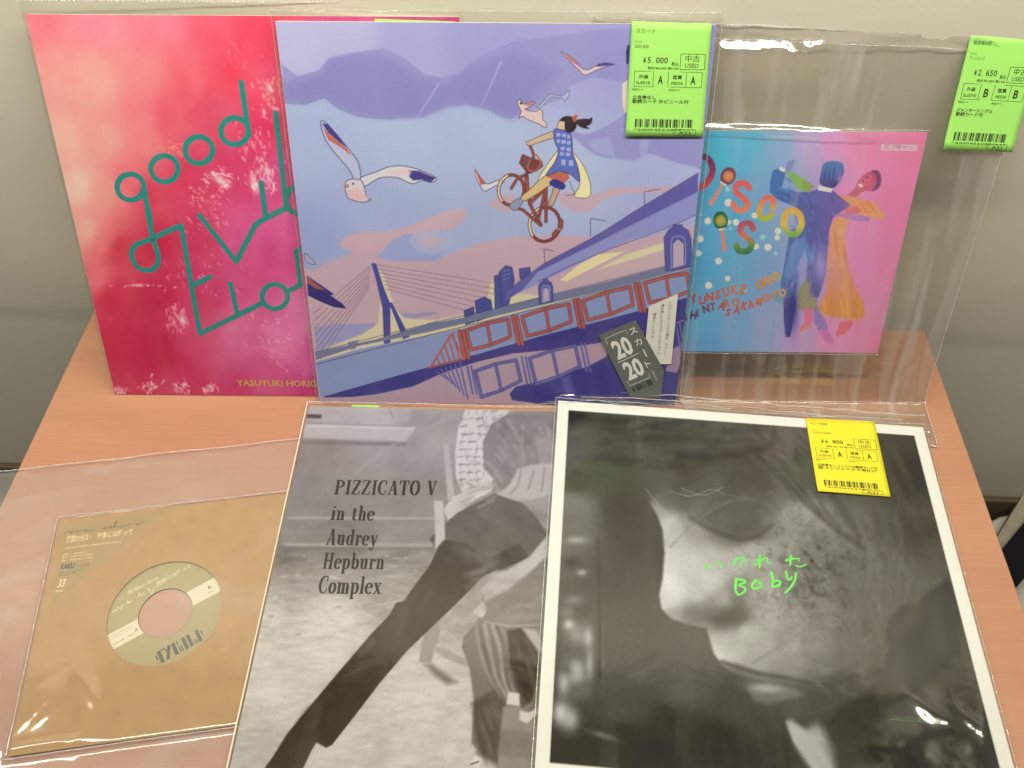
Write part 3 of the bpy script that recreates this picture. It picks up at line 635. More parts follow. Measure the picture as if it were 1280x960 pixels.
    # arch piers
    for (x, y, k) in ((682, 350, 1.0), (847, 282, 1.9)):
        P.shape([(x-8*k, y+30*k), (x-9*k, y+8*k), (x-6*k, y+3*k), (x-3*k, y+1*k), (x-3*k, y-1), (x+3*k, y-1), (x+3*k, y+1*k), (x+7*k, y+3*k), (x+9*k, y+9*k), (x+9*k, y+27*k)], (88, 86, 166), (60, 56, 120), .9, False)
        P.poly([(x-3*k, y+28*k), (x-3*k, y+12*k), (x, y+9*k), (x+4*k, y+12*k), (x+4*k, y+26*k)], (196, 170, 190), .8)
        P.stroke([(x-4*k, y+28*k), (x-4*k, y+10*k), (x, y+7*k), (x+5*k, y+10*k), (x+5*k, y+26*k)], 1.2, (150, 156, 206), .8)
    # water under the bridge
    P.poly([(400, 497), (407, 496), (470, 478), (535, 460), (585, 447), (680, 420), (760, 400), (866, 371), (862, 512), (400, 512)], (190, 158, 172), 1)
    P.poly([(403, 497), (407, 495), (470, 477), (535, 459), (585, 446), (680, 419), (760, 399), (866, 370), (862, 398), (760, 427), (740, 430), (700, 436), (640, 442), (597, 452), (554, 466), (516, 483), (469, 493), (440, 496)], (60, 54, 142), 1)
    P.poly([(668, 504), (640, 500), (637, 492), (645, 483), (670, 478), (700, 468), (735, 458), (757, 446), (764, 432), (800, 416), (866, 398), (858, 512), (668, 512)], (58, 52, 138), 1.1)
    P.poly([(757, 446), (764, 432), (752, 428), (730, 436), (724, 452), (738, 456)], (186, 152, 170), 1.2)
    P.poly([(840, 436), (850, 432), (852, 452), (846, 466), (832, 464)], (176, 140, 165), 1.2, .9); P.poly([(700, 470), (712, 470), (722, 500), (708, 500)], (120, 116, 180), 4, .5)
    re, rd = (190, 90, 80), (96, 40, 56); mi = (104, 102, 172)
    def wob(a, b, c, d, col, edge, wd):
        q = [a, ((a[0]+b[0])/2, (a[1]+b[1])/2-2), b, c, ((c[0]+d[0])/2, (c[1]+d[1])/2+2), d]
        P.stroke(q+[a], wd+1.4, edge, .8, .8, False); P.stroke(q+[a], wd, col, .8, 1, False)
        P.stroke([q[1], q[4]], wd+1, edge, .8, .8); P.stroke([q[1], q[4]], wd, col, .8)
    for x0, y0, x1, y1 in ((583, 413, 638, 399), (653, 396, 714, 380), (729, 376, 791, 359), (806, 354, 862, 342)):
        wob((x0, y0), (x1-3, y1), (x1, y1+22), (x0+6, y0+24), re, rd, 3.2)
    for x, y in ((577, 414), (644, 396), (721, 375), (797, 355)):
        for d in (-3, 2): P.stroke([(x+d, y), (x+d+7, y+34)], 5, rd, .8, .8); P.stroke([(x+d, y), (x+d+7, y+34)], 3.6, re, .8)
    for k in range(6): P.stroke([(541+k*5, 456-k*8), (545+k*6, 458-k*1.5)], 2, re, .8)
    P.stroke([(538, 459), (550, 440), (564, 418), (572, 432), (580, 449)], 2.2, re, .8, smooth=False); P.stroke([(535, 460), (580, 449)], 1.6, re, .8)
    for x0, y0, x1, y1 in ((594, 464, 648, 450), (662, 448, 722, 432)):
        wob((x0, y0), (x1-3, y1), (x1+3, y1+26), (x0+8, y0+32), mi, (56, 50, 120), 3.2)
    for x, y in ((586, 458), (654, 446), (728, 430), (846, 402)):
        for d in (-2, 3): P.stroke([(x+d, y), (x+d+7, y+34)], 2.6, mi, .8)
    for k in range(6): P.stroke([(545+k*6, 464-k*2), (560+k*5, 474+k*5)], 2, mi, .8)
    # gulls
    def gull(z, wing1, wing2, body, tips1, tips2, lw=1.0):
        P.shape(z(*wing1), (190, 192, 224), (70, 55, 80), lw); P.poly(z(*tips1[0]), (70, 60, 140), .8); P.poly(z(*tips1[1]), (206, 110, 90), .8)
        P.shape(z(*wing2), (216, 214, 228), (70, 55, 80), lw); P.poly(z(*tips2), (72, 62, 140), .8); P.shape(z(*body), (220, 206, 214), (70, 55, 80), lw)
    z2 = Z(340, 0, 3.2)
    gull(z2, [(195, 490), (215, 490), (260, 540), (310, 600), (345, 650), (355, 720), (330, 725), (310, 680), (250, 610), (210, 550)], [(355, 712), (410, 690), (480, 665), (560, 670), (655, 710), (640, 730), (600, 722), (560, 735), (500, 710), (430, 712), (370, 745)],
         [(292, 742), (300, 722), (330, 716), (356, 722), (368, 745), (380, 790), (396, 800), (360, 808), (310, 795), (296, 770)],
         [[(200, 494), (222, 496), (260, 536), (300, 590), (270, 570), (225, 530)], [(205, 510), (240, 545), (300, 595), (318, 625), (280, 592), (225, 560)]], [(545, 680), (590, 684), (655, 712), (635, 730), (600, 718), (565, 722), (548, 706)])
    P.poly(z2((300, 758), (340, 752), (384, 790), (350, 805), (310, 792)), (228, 188, 186), 1.4); P.ell(340+324/3.2, 735/3.2, 1.3, 1.3, (50, 60, 110)); P.ell(340+300/3.2, 744/3.2, 3, 2.4, (190, 130, 110))
    P.poly(z2((440, 690), (520, 674), (560, 684), (548, 706), (500, 706)), (232, 196, 194), 2, .8)
    z3 = Z(600, 0, 4)
    P.shape(z3((405, 262), (425, 268), (480, 305), (515, 345), (550, 345), (600, 318), (675, 320), (640, 330), (590, 348), (530, 374), (505, 360), (450, 305)), (222, 196, 198), (80, 60, 90), .9); P.poly(z3((415, 266), (480, 305), (510, 345), (450, 300)), (190, 110, 100), .8); P.poly(z3((590, 322), (630, 312), (676, 322), (620, 330), (580, 334)), (70, 70, 150), .8)
    P.shape(z2((812, 678), (822, 690), (858, 735), (900, 722), (930, 728), (890, 745), (850, 765), (832, 740), (815, 705)), (222, 214, 220), (80, 60, 90), .9); P.poly(z2((812, 678), (856, 735), (835, 740)), (196, 92, 84), .8)
    z6 = Z(360, 260, 3.2)
    P.poly(z6((75, 270), (120, 300), (185, 345), (170, 350), (215, 380), (235, 405), (180, 395), (120, 370), (80, 350)), (52, 44, 120), .9); P.poly(z6((75, 272), (110, 300), (150, 330), (110, 322), (78, 300)), (170, 90, 90), .9); P.stroke(z6((90, 365), (160, 395), (235, 407)), 1.2, (210, 190, 170), .8)
    P.shape(z6((70, 180), (95, 205), (112, 225), (85, 222), (66, 205)), (170, 172, 205), (90, 80, 100), .8)
    # small dog and lead
    z4 = Z(620, 110, 4.8)
    P.shape(z4((240, 120), (280, 85), (320, 38), (400, 48), (440, 10), (440, 40), (412, 84), (398, 60), (330, 52), (270, 118)), (176, 182, 214), (90, 90, 130), .8, False)
    P.shape(z4((130, 80), (145, 70), (165, 95), (215, 82), (232, 92), (200, 115), (175, 130), (240, 140), (262, 125), (280, 150), (280, 190), (300, 205), (298, 238), (250, 212), (190, 190), (160, 170), (136, 182), (150, 140), (132, 105)), (224, 196, 190), (90, 55, 60), .9)
    P.poly(z4((168, 98), (215, 84), (230, 94), (195, 112)), (190, 130, 120), .9); P.ell(*z4((150, 92))[0], 1.6, 1.6, (80, 50, 60))
    # cyclist
    br = (150, 66, 52); bl = (84, 34, 40)
    def wheel(cx, cy, rx, ry, rot):
        pts = [(cx+rx*math.cos(a)*math.cos(rot)-ry*math.sin(a)*math.sin(rot), cy+rx*math.cos(a)*math.sin(rot)+ry*math.sin(a)*math.cos(rot)) for a in np.linspace(0, 2*math.pi, 26)]
        P.stroke(pts, 4.2, bl, .8, smooth=False); P.stroke(pts, 2.8, br, .8, smooth=False); P.stroke(pts[9:18], 2.2, (236, 222, 170), .8, smooth=False)
    wheel(*z4((92, 612))[0], 16, 19, .1); wheel(*z4((292, 818))[0], 19, 21.5, .2)
    for a, w_ in (((182, 520), (190, 640), (205, 690), 0), 4), (((205, 700), (268, 820), 0), 3), (((205, 690), (300, 600), 0), 3.4), (((300, 600), (300, 800), 0), 3), (((300, 600), (250, 800), 0), 2.6), (((92, 602), (130, 540), (182, 520), 0), 2.6), (((268, 824), (160, 730), (90, 712), 0), 2.6), (((182, 520), (215, 450), (225, 400), (205, 350), 0), 2.4), (((390, 800), (385, 840), (350, 878), 0), 5):
        q = z4(*[p for p in a if p]); P.stroke(q, w_+1.3, bl, .8, smooth=len(q) > 3); P.stroke(q, w_, (164, 78, 62), .8, smooth=len(q) > 3)
    P.shape(z4((140, 450), (158, 398), (210, 420), (275, 440), (280, 470), (240, 500), (190, 515), (165, 480)), (128, 62, 62), bl, 1, False); P.stroke(z4((205, 430), (190, 480), (230, 500), (270, 450), (240, 400)), 2, (190, 100, 84), .8); P.poly(z4((165, 405), (205, 424), (180, 470)), (112, 74, 84), .8)
    P.shape(z4((182, 325), (205, 315), (280, 282), (345, 260), (355, 295), (300, 312), (225, 338), (190, 345)), (214, 184, 146), (96, 60, 50), .9)
    P.shape(z4((250, 550), (300, 470), (350, 400), (385, 365), (375, 440), (340, 490), (290, 540)), (238, 226, 170), (110, 90, 60), .9)
    P.shape(z4((460, 390), (500, 430), (540, 500), (566, 580), (562, 650), (520, 660), (468, 648), (500, 590), (500, 520), (480, 450)), (240, 228, 172), (110, 90, 60), .9)
    P.shape(z4((315, 690), (335, 640), (345, 600), (385, 600), (365, 650), (340, 706)), (206, 170, 134), (96, 60, 50), .9)
    P.shape(z4((150, 655), (200, 610), (270, 545), (330, 515), (430, 510), (400, 550), (330, 580), (240, 640), (165, 680)), (222, 190, 130), (110, 70, 50), 1)
    P.poly(z4((300, 530), (350, 508), (430, 510), (440, 540), (400, 580), (350, 552)), (206, 104, 84), .9); P.shape(z4((322, 575), (350, 548), (412, 578), (405, 606), (370, 602)), (52, 56, 150), (40, 40, 100), .8)
    P.shape(z4((80, 705), (130, 665), (160, 680), (120, 735)), (150, 152, 190), (80, 70, 100), .8)
    P.shape(z4((345, 262), (365, 245), (430, 262), (452, 285), (458, 350), (462, 400), (490, 470), (500, 560), (450, 520), (380, 500), (300, 525), (350, 450), (370, 400), (372, 360), (355, 330)), (92, 112, 192), (50, 50, 110), 1)
    for a in (((375, 280), 8, 7), ((408, 284), 8, 7), ((436, 292), 6, 7), ((375, 318), 7, 7), ((406, 322), 9, 8), ((436, 328), 7, 8), ((400, 362), 8, 7), ((436, 368), 8, 8), ((395, 395), 8, 7), ((432, 398), 9, 7), ((405, 445), 9, 12), ((450, 450), 9, 12)):
        c = z4(a[0])[0]; P.poly([(c[0]-a[1]/3.4, c[1]-a[2]/3.4), (c[0]+a[1]/3.4, c[1]-a[2]/3.6), (c[0]+a[1]/3.1, c[1]+a[2]/3.2), (c[0]-a[1]/3.2, c[1]+a[2]/3.4)], (176, 184, 232), .9, .9)
    P.shape(z4((368, 240), (372, 215), (388, 190), (420, 200), (420, 240), (400, 252)), (224, 194, 160), (96, 60, 50), .9)
    P.poly(z4((384, 195), (400, 175), (430, 168), (465, 176), (480, 200), (482, 235), (460, 262), (430, 266), (412, 240), (412, 205), (395, 200)), (48, 32, 42), .9, smooth=True)
    P.poly(z4((470, 195), (520, 185), (560, 185), (578, 175), (570, 215), (545, 228), (560, 244), (520, 240), (490, 222)), (50, 34, 44), .9, smooth=True); P.poly(z4((455, 178), (478, 158), (492, 165), (480, 185), (482, 205), (462, 200)), (200, 84, 74), .9)
    P.stroke(z4((330, 835), (390, 850)), 1.2, (190, 170, 180), .8); P.stroke(z4((440, 560), (475, 640), (420, 645)), .9, (100, 90, 120), .8, smooth=False)
    P.poly(z3((738, 225), (748, 225), (742, 320), (732, 320), (730, 260)), (50, 40, 90), .8); P.poly(z3((712, 420), (738, 400), (738, 560), (722, 565), (712, 520)), (226, 216, 190), .9)
    P.noise(3, 26, 8, 4); gy = P.C.mean(1, keepdims=True); P.C = P.C*.90+gy*.10
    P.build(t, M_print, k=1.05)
    s = film(t, (-3.2, -3.5, 319, 323), (0, 0, S, S), 3.2, M_film, 29, .4, bumps=((235, 8, 40, 3, .05, 1.6), (60, 3, 50, 3, 0, .8))+creases(26, 8, (120, -2, 316, 12), (6, 24), (1.0, 2.0), (.5, 1.3), (-.3, .3))+creases(12, 9, (4, 316, 314, 322), (6, 26), (1.0, 1.8), (.5, 1.2), (-.1, .1)), lip=1.2)
    bead(s, [(-3, -3.2, -1.2), (120, -3.6, -.6), (319, -3.2, -1)], .6, M_seam, 15, wob=1.2); bead(s, [(319, -3, -1.6), (319, 322, -1.2)], .4, M_seam, 16); bead(s, [(-3, -3, -1.6), (-3, 322, -1.4)], .25, M_seam, 17); bead(s, [(-3, 322.6, .6), (318.6, 322.8, .6)], .4, M_seam, 18, wob=.7)
    for k, (u0, v0, u1, v1, r_) in enumerate(((150, -2, 240, 2, .45), (200, 3, 300, 0, .4), (215, -1, 318, 4, .5), (10, -2, 120, 0, .35), (236, 6, 262, 4, .35))): bead(s, [(u0, v0, .9), ((u0+u1)/2, (v0+v1)/2+1.5, 1.6), (u1, v1, .9)], r_, M_seam, 160+k, name='crease_highlight', wob=1.8)  # tubes added over the crinkled film to catch thin highlights
    # hype stickers on the film
    Wk = 1.3
    def slip(name, pts, m, w_, label):
        q = [VIOLET.read(x, y, w_) for x, y in pts]; n = len(q)
        o = put(name, [(a, b, w_) for a, b in q]+[(a, b, w_+.15) for a, b in q], [tuple(reversed(range(n))) if True else 0, tuple(range(n, 2*n))]+[(i, (i+1) % n, n+(i+1) % n, n+i) for i in range(n)], m, s, label=label)
        return o
    A = slip('sticker', [(811, 383), (847.5, 367), (839, 455), (821, 455), (807, 426)], plain('white_sticker', (.70, .70, .66), .4), Wk, 'white cut-corner sticker with three lines of vertical Japanese text')
    B = slip('sticker', [(748, 419), (794.5, 400), (830, 463), (826, 498), (788, 497)], plain('grey_sticker', (.135, .15, .14), .35), Wk+.3, 'grey sticker reading 20/20')
    K = Ink(VIOLET, Wk+.2)
    for x0, y0, x1, y1, tx in ((838, 376, 831, 449, 'これからのポップスの鍵を、スカート。'), (828, 380, 823, 447, '渚を待してのメジャーフルアルバム、'), (818, 391, 815, 427, '待望のアナログ化。')):
        for k, ch in enumerate(tx):
            q = (k+.8)/len(tx); x = x0+(x1-x0)*q; y = y0+(y1-y0)*q
            if ch == 'ー': K.photo([(x, y-2.6), (x-.3, y+.6)], .3); continue
            a = VIOLET.read(x-1.7, y, Wk); K.type(ch, a, (2.9, 0), (0, 2.9), fit=None)
    K.build('sticker_text', plain('grey_green_ink', (.10, .13, .10), .5), A)
    K = Ink(VIOLET, Wk+.55); c, sn = VIOLET.read(748, 419, Wk+.3), VIOLET.read(788, 497, Wk+.3)
    dn = np.array(sn)-np.array(c); Ld = np.hypot(*dn); dn /= Ld; rt = np.array([-dn[1], dn[0]]); c = np.array(c)
    def at(a, b): return tuple(c+rt*a+dn*b)
    wS = 33.
    K.type('20', at(5.4, 28.3), tuple(rt), tuple(-dn*24.5), fit=16, bold=.035); K.type('20', at(5.9, 51.3), tuple(rt), tuple(-dn*24.5), fit=16, bold=.035)
    K.line([at(4, 31.5), at(24, 31.0)], .6, caps=False); K.line([at(3.6, 11), at(3.6, 5.5), at(22.5, 5.5), at(22.5, 10)], .5, caps=False)
    K.line([at(4, 52), at(4, 57), at(23.5, 57), at(23.5, 52.5)], .5, caps=False)
    for k, ch in enumerate('スカート'):
        if ch == 'ー': K.line([at(28.6, 29.5), at(28.6, 37)], 1.0); continue
        K.type(ch, at(24.6, 12.2+k*11.6), tuple(rt*7.8), tuple(-dn*7.8), bold=.012)
    K.type('KAKU-110', at(26.6, 52), tuple(dn*2.4), tuple(rt*2.4))
    K.build('sticker_text', plain('white_ink', (.72, .73, .69), .5), B)
    K = Ink(VIOLET, Wk+.55)
    xx = 5.6
    for kind in 'lwllnzll':
        h = 5.4
        if kind == 'l': K.line([at(xx, 59.2), at(xx, 59.2+h)], 1.3, caps=False); xx += 2.0
        elif kind == 'n': K.line([at(xx, 59.2+h), at(xx, 59.2), at(xx+1.6, 59.2+h), at(xx+1.6, 59.2)], .8, caps=False); xx += 2.8
        elif kind == 'w': K.line([at(xx, 59.2), at(xx+.6, 59.2+h), at(xx+1.4, 60), at(xx+2, 59.2+h)], .6, caps=False); xx += 2.8
        else: K.line([at(xx, 59.4), at(xx+1.8, 59.4), at(xx, 59+h), at(xx+1.8, 59+h)], .7, caps=False); xx += 2.8
    K.build('sticker_logo', M_dark, B, 'black barred logo lettering')
    price_tag(VIOLET, s, [(790, 26.5), (890, 29.5), (878.5, 171), (782, 170)], M_green, 1.6, 'green price tag, five thousand yen', 'スカート', '20/20', ('5', '000'), '税抜¥4,545-税10%', 'A', [('公告帯なし', .36), ('歌詞カード 外ビニール付', .78)], '*2000456283211*', 'A21', curl=1.2)

# ---------- seven inch record with dancers, back right
def dance_record():
    W7 = 188.
    t = thing('record_single', 'blue to pink single with a dancing couple, inside an oversized clear bag', 'record single', DANCE)
    board(t, W7, W7, 1.2)
    P = Print(DANCE, W7, W7, 400)
    P.rbf([(862, 180, (52, 176, 222)), (900, 190, (66, 178, 224)), (940, 180, (92, 178, 222)), (975, 180, (140, 172, 220)), (1010, 180, (186, 168, 214)), (1040, 180, (216, 152, 196)), (1080, 180, (238, 132, 172)), (1150, 180, (242, 124, 160)),
           (880, 240, (70, 168, 222)), (920, 260, (84, 170, 220)), (960, 240, (120, 168, 220)), (985, 260, (150, 170, 222)), (1060, 260, (230, 138, 190)), (1120, 260, (242, 126, 168)),
           (870, 330, (74, 164, 216)), (920, 330, (96, 170, 218)), (960, 340, (130, 162, 218)), (1080, 340, (240, 136, 188)), (1110, 340, (242, 124, 168)),
           (870, 400, (92, 170, 212)), (920, 410, (118, 166, 212)), (960, 410, (150, 166, 214)), (1000, 420, (196, 156, 204)), (1040, 420, (226, 142, 190)), (1090, 430, (238, 128, 170)), (880, 432, (84, 158, 202))])
    z = Z(860, 170, 3.43)
    def gcol(stops, axis='y'):
        a = P.Y if axis == 'y' else P.X; xs = [q[0] for q in stops]; return np.stack([np.interp(a, xs, [q[1][k] for q in stops]) for k in range(3)], 1)
    def poly(pts, col, soft=.9, a=1, smooth=False):
        if isinstance(col, np.ndarray) and col.ndim == 2:
            keep = P.C.copy(); P.C[:] = keep; i0 = P.C.copy(); P.poly(pts, (255, 255, 255), soft, a, smooth); m_ = P.C
            # coverage from painting white over black
            P.C = np.zeros_like(i0); P.poly(pts, (1, 1, 1), soft, a, smooth); cov = P.C[:, :1]; P.C = i0*(1-cov)+col*cov
        else: P.poly(pts, col, soft, a, smooth)
    def stroke(pts, wd, col, soft=.9, smooth=True):
        if isinstance(col, np.ndarray) and col.ndim == 2:
            i0 = P.C.copy(); P.C = np.zeros_like(i0); P.stroke(pts, wd, (1, 1, 1), soft, 1, smooth); cov = P.C[:, :1]; P.C = i0*(1-cov)+col*cov
        else: P.stroke(pts, wd, col, soft, 1, smooth)
    wh = (226, 240, 244)
    for x, y, r_ in ((172, 286, 4.6), (85, 364, 4.2), (205, 370, 4), (175, 370, 3), (52, 441, 4.4), (45, 503, 3.8), (131, 536, 4.2), (170, 611, 3.4), (88, 640, 4.4), (286, 341, 3.8), (292, 474, 3.8), (343, 477, 4.4), (382, 435, 3.4), (386, 407, 4), (320, 434, 3)): P.ell(*z((x, y))[0], r_, r_, wh)
    for x, y, r_ in ((170, 228, 3), (375, 503, 2.6), (183, 396, 2), (245, 663, 2.2), (55, 336, 2), (322, 434, 3.6), (300, 330, 2)): P.ell(*z((x, y))[0], r_, r_, (150, 208, 238), .9)
    # lettering
    g1 = gcol([(170+190/3.43, (226, 88, 100)), (170+250/3.43, (232, 96, 88)), (170+320/3.43, (240, 130, 96))]); stroke(z((262, 222), (240, 202), (212, 208), (204, 236), (232, 262), (256, 290), (238, 318), (205, 312), (194, 292)), 7.6, g1)
    g2 = gcol([(170+255/3.43, (236, 100, 104)), (170+310/3.43, (240, 160, 80)), (170+360/3.43, (160, 190, 50))]); stroke(z((362, 306), (366, 276), (340, 264), (316, 288), (306, 330), (318, 352), (345, 352), (358, 336)), 7.2, g2)
    g4 = gcol([(170+370/3.43, (176, 60, 100)), (170+430/3.43, (220, 110, 90)), (170+470/3.43, (90, 150, 60)), (170+500/3.43, (30, 110, 50))]); stroke(z((280, 398), (262, 374), (232, 382), (226, 412), (252, 436), (274, 462), (256, 492), (220, 492), (208, 470)), 7.6, g4)
    g0 = gcol([(190, (76, 30, 84)), (215, (150, 40, 84)), (236, (226, 70, 80))]); stroke(z((40, 90), (80, 92), (104, 130), (98, 175), (66, 215), (30, 222)), 8, g0)
    for cx, cy, rot, c1, c2, hx, hy in ((172, 172, .45, (110, 30, 74), (226, 90, 80), 98, 290), (140, 362, -.1, (20, 92, 58), (130, 170, 60), 156, 486)):
        p = z((cx, cy))[0]; P.ell(p[0], p[1], 9.4, 11.6, c1, rot=rot); P.ell(p[0], p[1]+.4, 7, 7.4, c2, 2, .7)
        for k in range(12): a = k*math.pi/6; P.stroke([(p[0]+1.5*math.cos(a), p[1]+1.5*math.sin(a)), (p[0]+6.2*math.cos(a), p[1]+6.2*math.sin(a))], 1, (226, 170, 70), .7)
        h = z((hx, hy))[0]; d = ((h[0]-p[0]), (h[1]-p[1])); L = math.hypot(*d); d = (d[0]/L, d[1]/L); P.stroke([(p[0]+d[0]*13, p[1]+d[1]*13), h], 3.4, (232, 132, 112), .8, w1=5.4); P.stroke([(p[0]+d[0]*11-d[1]*3.6, p[1]+d[1]*11+d[0]*3.6), (p[0]+d[0]*11+d[1]*3.6, p[1]+d[1]*11-d[0]*3.6)], 2, (236, 220, 210), .7)
    # dancers: plain figures with colour washes
    R2 = random.Random(31)
    og = gcol([(170+260/3.43, (236, 150, 96)), (170+450/3.43, (232, 160, 110)), (170+600/3.43, (214, 140, 110)), (170+740/3.43, (224, 140, 60)), (170+790/3.43, (210, 150, 50))])
    poly(z((640, 250), (700, 262), (760, 275), (800, 300), (845, 335), (838, 358), (800, 352), (752, 338), (700, 345), (676, 400), (664, 440), (676, 540), (716, 640), (744, 700), (760, 762), (735, 785), (690, 785), (640, 775), (590, 762), (560, 740), (590, 680), (590, 600), (604, 480), (610, 390), (640, 340), (690, 320), (640, 290)), og, 1.2)
    P.glow(860+650/3.43, 170+560/3.43, 12, (232, 150, 170), .35, 26); P.poly(z((470, 660), (520, 600), (540, 680), (560, 740), (510, 760), (470, 740)), (150, 150, 90), 3, .8)
    P.poly(z((350, 680), (400, 660), (410, 720), (380, 712)), (90, 150, 150), 3, .6)
    sk = gcol([(170+150/3.43, (190, 70, 120)), (170+260/3.43, (206, 90, 120))])
    poly(z((730, 190), (752, 168), (790, 150), (822, 170), (826, 205), (790, 236), (750, 238), (720, 262), (686, 252), (716, 222)), sk, 1, smooth=True); P.poly(z((786, 150), (812, 148), (828, 175), (820, 220), (790, 236), (808, 200), (806, 172)), (120, 60, 110), 1.2, smooth=True)
    for _ in range(34):
        q = R2.random(); x = 640+q*60+R2.uniform(-26, 26); y = 380+q*340; l = R2.uniform(40, 110); P.stroke(z((x, y), (x+l*.05, y+l*.5), (x+l*.16, y+l)), R2.uniform(1.5, 5), R2.choice([(200, 118, 80), (244, 178, 104), (224, 132, 130), (236, 160, 70)]), 3.5, .38)
    for _ in range(22):
        x = R2.uniform(575, 750); P.stroke(z((x, 700), (x+R2.uniform(-6, 10), 775)), R2.uniform(1.5, 4), R2.choice([(206, 120, 40), (244, 180, 70), (190, 110, 70)]), 2.5, .45)
    for _ in range(10):
        x = R2.uniform(700, 800); P.stroke(z((x, 280), (x+30, R2.uniform(300, 330))), 2.5, R2.choice([(250, 180, 110), (214, 120, 80)]), 2, .4)
    P.poly(z((735, 190), (752, 172), (775, 160), (790, 175), (780, 205), (755, 222), (735, 225)), (222, 104, 130), 3, .6); P.poly(z((716, 226), (738, 236), (716, 258), (694, 250)), (186, 76, 108), 2.5, .6); P.ell(*z((740, 212))[0], 3.2, 1.9, (248, 228, 228), rot=.5); P.stroke(z((765, 172), (775, 180)), 1.2, (120, 50, 90)); P.stroke(z((744, 188), (752, 196)), 1.2, (120, 50, 90))
    P.poly(z((676, 310), (720, 300), (745, 320), (720, 340), (672, 334)), (226, 96, 116), 1.6)
    su = gcol([(960, (58, 112, 170)), (985, (76, 112, 178)), (1015, (86, 92, 164)), (1045, (112, 92, 166))], 'x')
    poly(z((362, 150), (380, 140), (420, 150), (412, 186), (400, 222), (450, 238), (520, 240), (556, 228), (620, 232), (655, 262), (700, 298), (650, 330), (622, 352), (606, 400), (600, 470), (590, 600), (560, 690), (540, 690), (520, 560), (500, 480), (470, 560), (440, 640), (462, 700), (440, 860), (414, 850), (408, 700), (396, 640), (424, 480), (436, 400), (480, 400), (486, 320), (440, 296), (380, 270), (350, 240), (352, 200)), su, 1.2)
    P.poly(z((610, 336), (700, 330), (780, 350), (776, 368), (720, 364), (640, 344)), (176, 120, 186), 1.4, .9)
    R = random.Random(8)
    for _ in range(46):
        x, y = R.uniform(440, 610), R.uniform(250, 470); l = R.uniform(8, 34); P.stroke(z((x, y), (x+l*.4, y+l*.2), (x+l*.5, y+l)), R.uniform(1, 3), R.choice([(64, 80, 158), (104, 116, 190), (92, 76, 150), (128, 112, 188)]), 1.4, .5)
    for _ in range(40):
        q = R2.random(); s2 = R2.choice((0, 1)); x = (430+R2.uniform(-14, 40)) if s2 else (545+R2.uniform(-30, 30)); y = 430+q*240; l = R2.uniform(30, 90); P.stroke(z((x, y), (x-l*.06, y+l)), R2.uniform(1.5, 4.5), R2.choice([(60, 84, 160), (112, 150, 210), (140, 130, 200), (70, 66, 146)]), 3, .4)
    for _ in range(18):
        x, y = R2.uniform(358, 470), R2.uniform(170, 270); l = R2.uniform(15, 45); P.stroke(z((x, y), (x+l*.8, y+l*.5)), R2.uniform(1.5, 4), R2.choice([(40, 92, 150), (90, 140, 196), (52, 70, 150)]), 2, .4)
    P.glow(*z((560, 270))[0], 14, (120, 112, 184), .4, 8); P.glow(*z((480, 330))[0], 6, (54, 66, 140), .45, 14)
    P.poly(z((436, 470), (500, 430), (540, 520), (520, 560), (500, 500), (470, 560), (440, 620), (412, 600)), (108, 164, 216), 3, .55); P.glow(*z((570, 560))[0], 9, (190, 170, 220), .7, 22)
    P.glow(*z((450, 740))[0], 6, (44, 40, 130), .9, 24); P.poly(z((410, 700), (450, 690), (462, 712), (446, 820), (436, 862), (420, 862), (412, 800)), (46, 44, 134), 1.4, .9)
    P.poly(z((395, 132), (418, 140), (414, 156), (392, 146)), (236, 240, 244), .9); P.poly(z((418, 138), (428, 108), (456, 100), (452, 130), (436, 160), (418, 156)), (130, 140, 180), 1.4)
    gr = gcol([(978, (120, 178, 130)), (1000, (130, 180, 60)), (1016, (150, 150, 90))], 'x'); poly(z((418, 156), (440, 150), (500, 186), (540, 214), (520, 242), (470, 226)), gr, 1.4)
    hr = gcol([(170+110/3.43, (84, 128, 180)), (170+160/3.43, (70, 96, 160)), (170+215/3.43, (74, 60, 130))]); poly(z((572, 150), (580, 120), (620, 106), (660, 116), (668, 150), (655, 190), (625, 222), (585, 218), (564, 196)), hr, 1, smooth=True); P.glow(*z((650, 160))[0], 4, (150, 120, 180), .6, 8); [P.stroke(z((575+k*9, 190), (585+k*9, 140-k*2), (612+k*6, 118)), 1.2, ((96, 150, 196), (52, 66, 130))[k % 2], 1.2, .45) for k in range(7)]; P.poly(z((640, 176), (660, 170), (656, 200), (642, 206)), (170, 128, 176), 1.6, .7)
    P.poly(z((560, 212), (620, 226), (614, 242), (558, 232)), (240, 244, 248), .9)
    P.poly(z((500, 730), (530, 740), (536, 790), (520, 820), (470, 838), (500, 800)), (226, 110, 150), 1.2, .9); P.poly(z((470, 832), (535, 805), (520, 826), (480, 842)), (232, 140, 100), 1)
    P.poly(z((540, 720), (590, 790), (600, 830), (560, 834), (540, 800)), (140, 120, 190), 1.4, .8); P.poly(z((560, 834), (600, 830), (628, 880), (618, 898), (590, 880)), (206, 120, 180), 1.2); P.poly(z((650, 800), (700, 790), (706, 810), (670, 850), (640, 858), (634, 850)), (232, 96, 120), 1.2)
    g3 = gcol([(170+310/3.43, (246, 168, 60)), (170+380/3.43, (240, 190, 60)), (170+425/3.43, (110, 180, 50))]); stroke([(860+(449+38*math.cos(a))/3.43, 170+(370+52*math.sin(a))/3.43) for a in np.linspace(0, 6.3, 22)], 8, g3, smooth=False)
    # small white label top right
    P.poly(z((830, 34), (985, 38), (982, 64), (827, 60)), (246, 196, 206), .8)
    P.build(t, M_print, k=1.2)
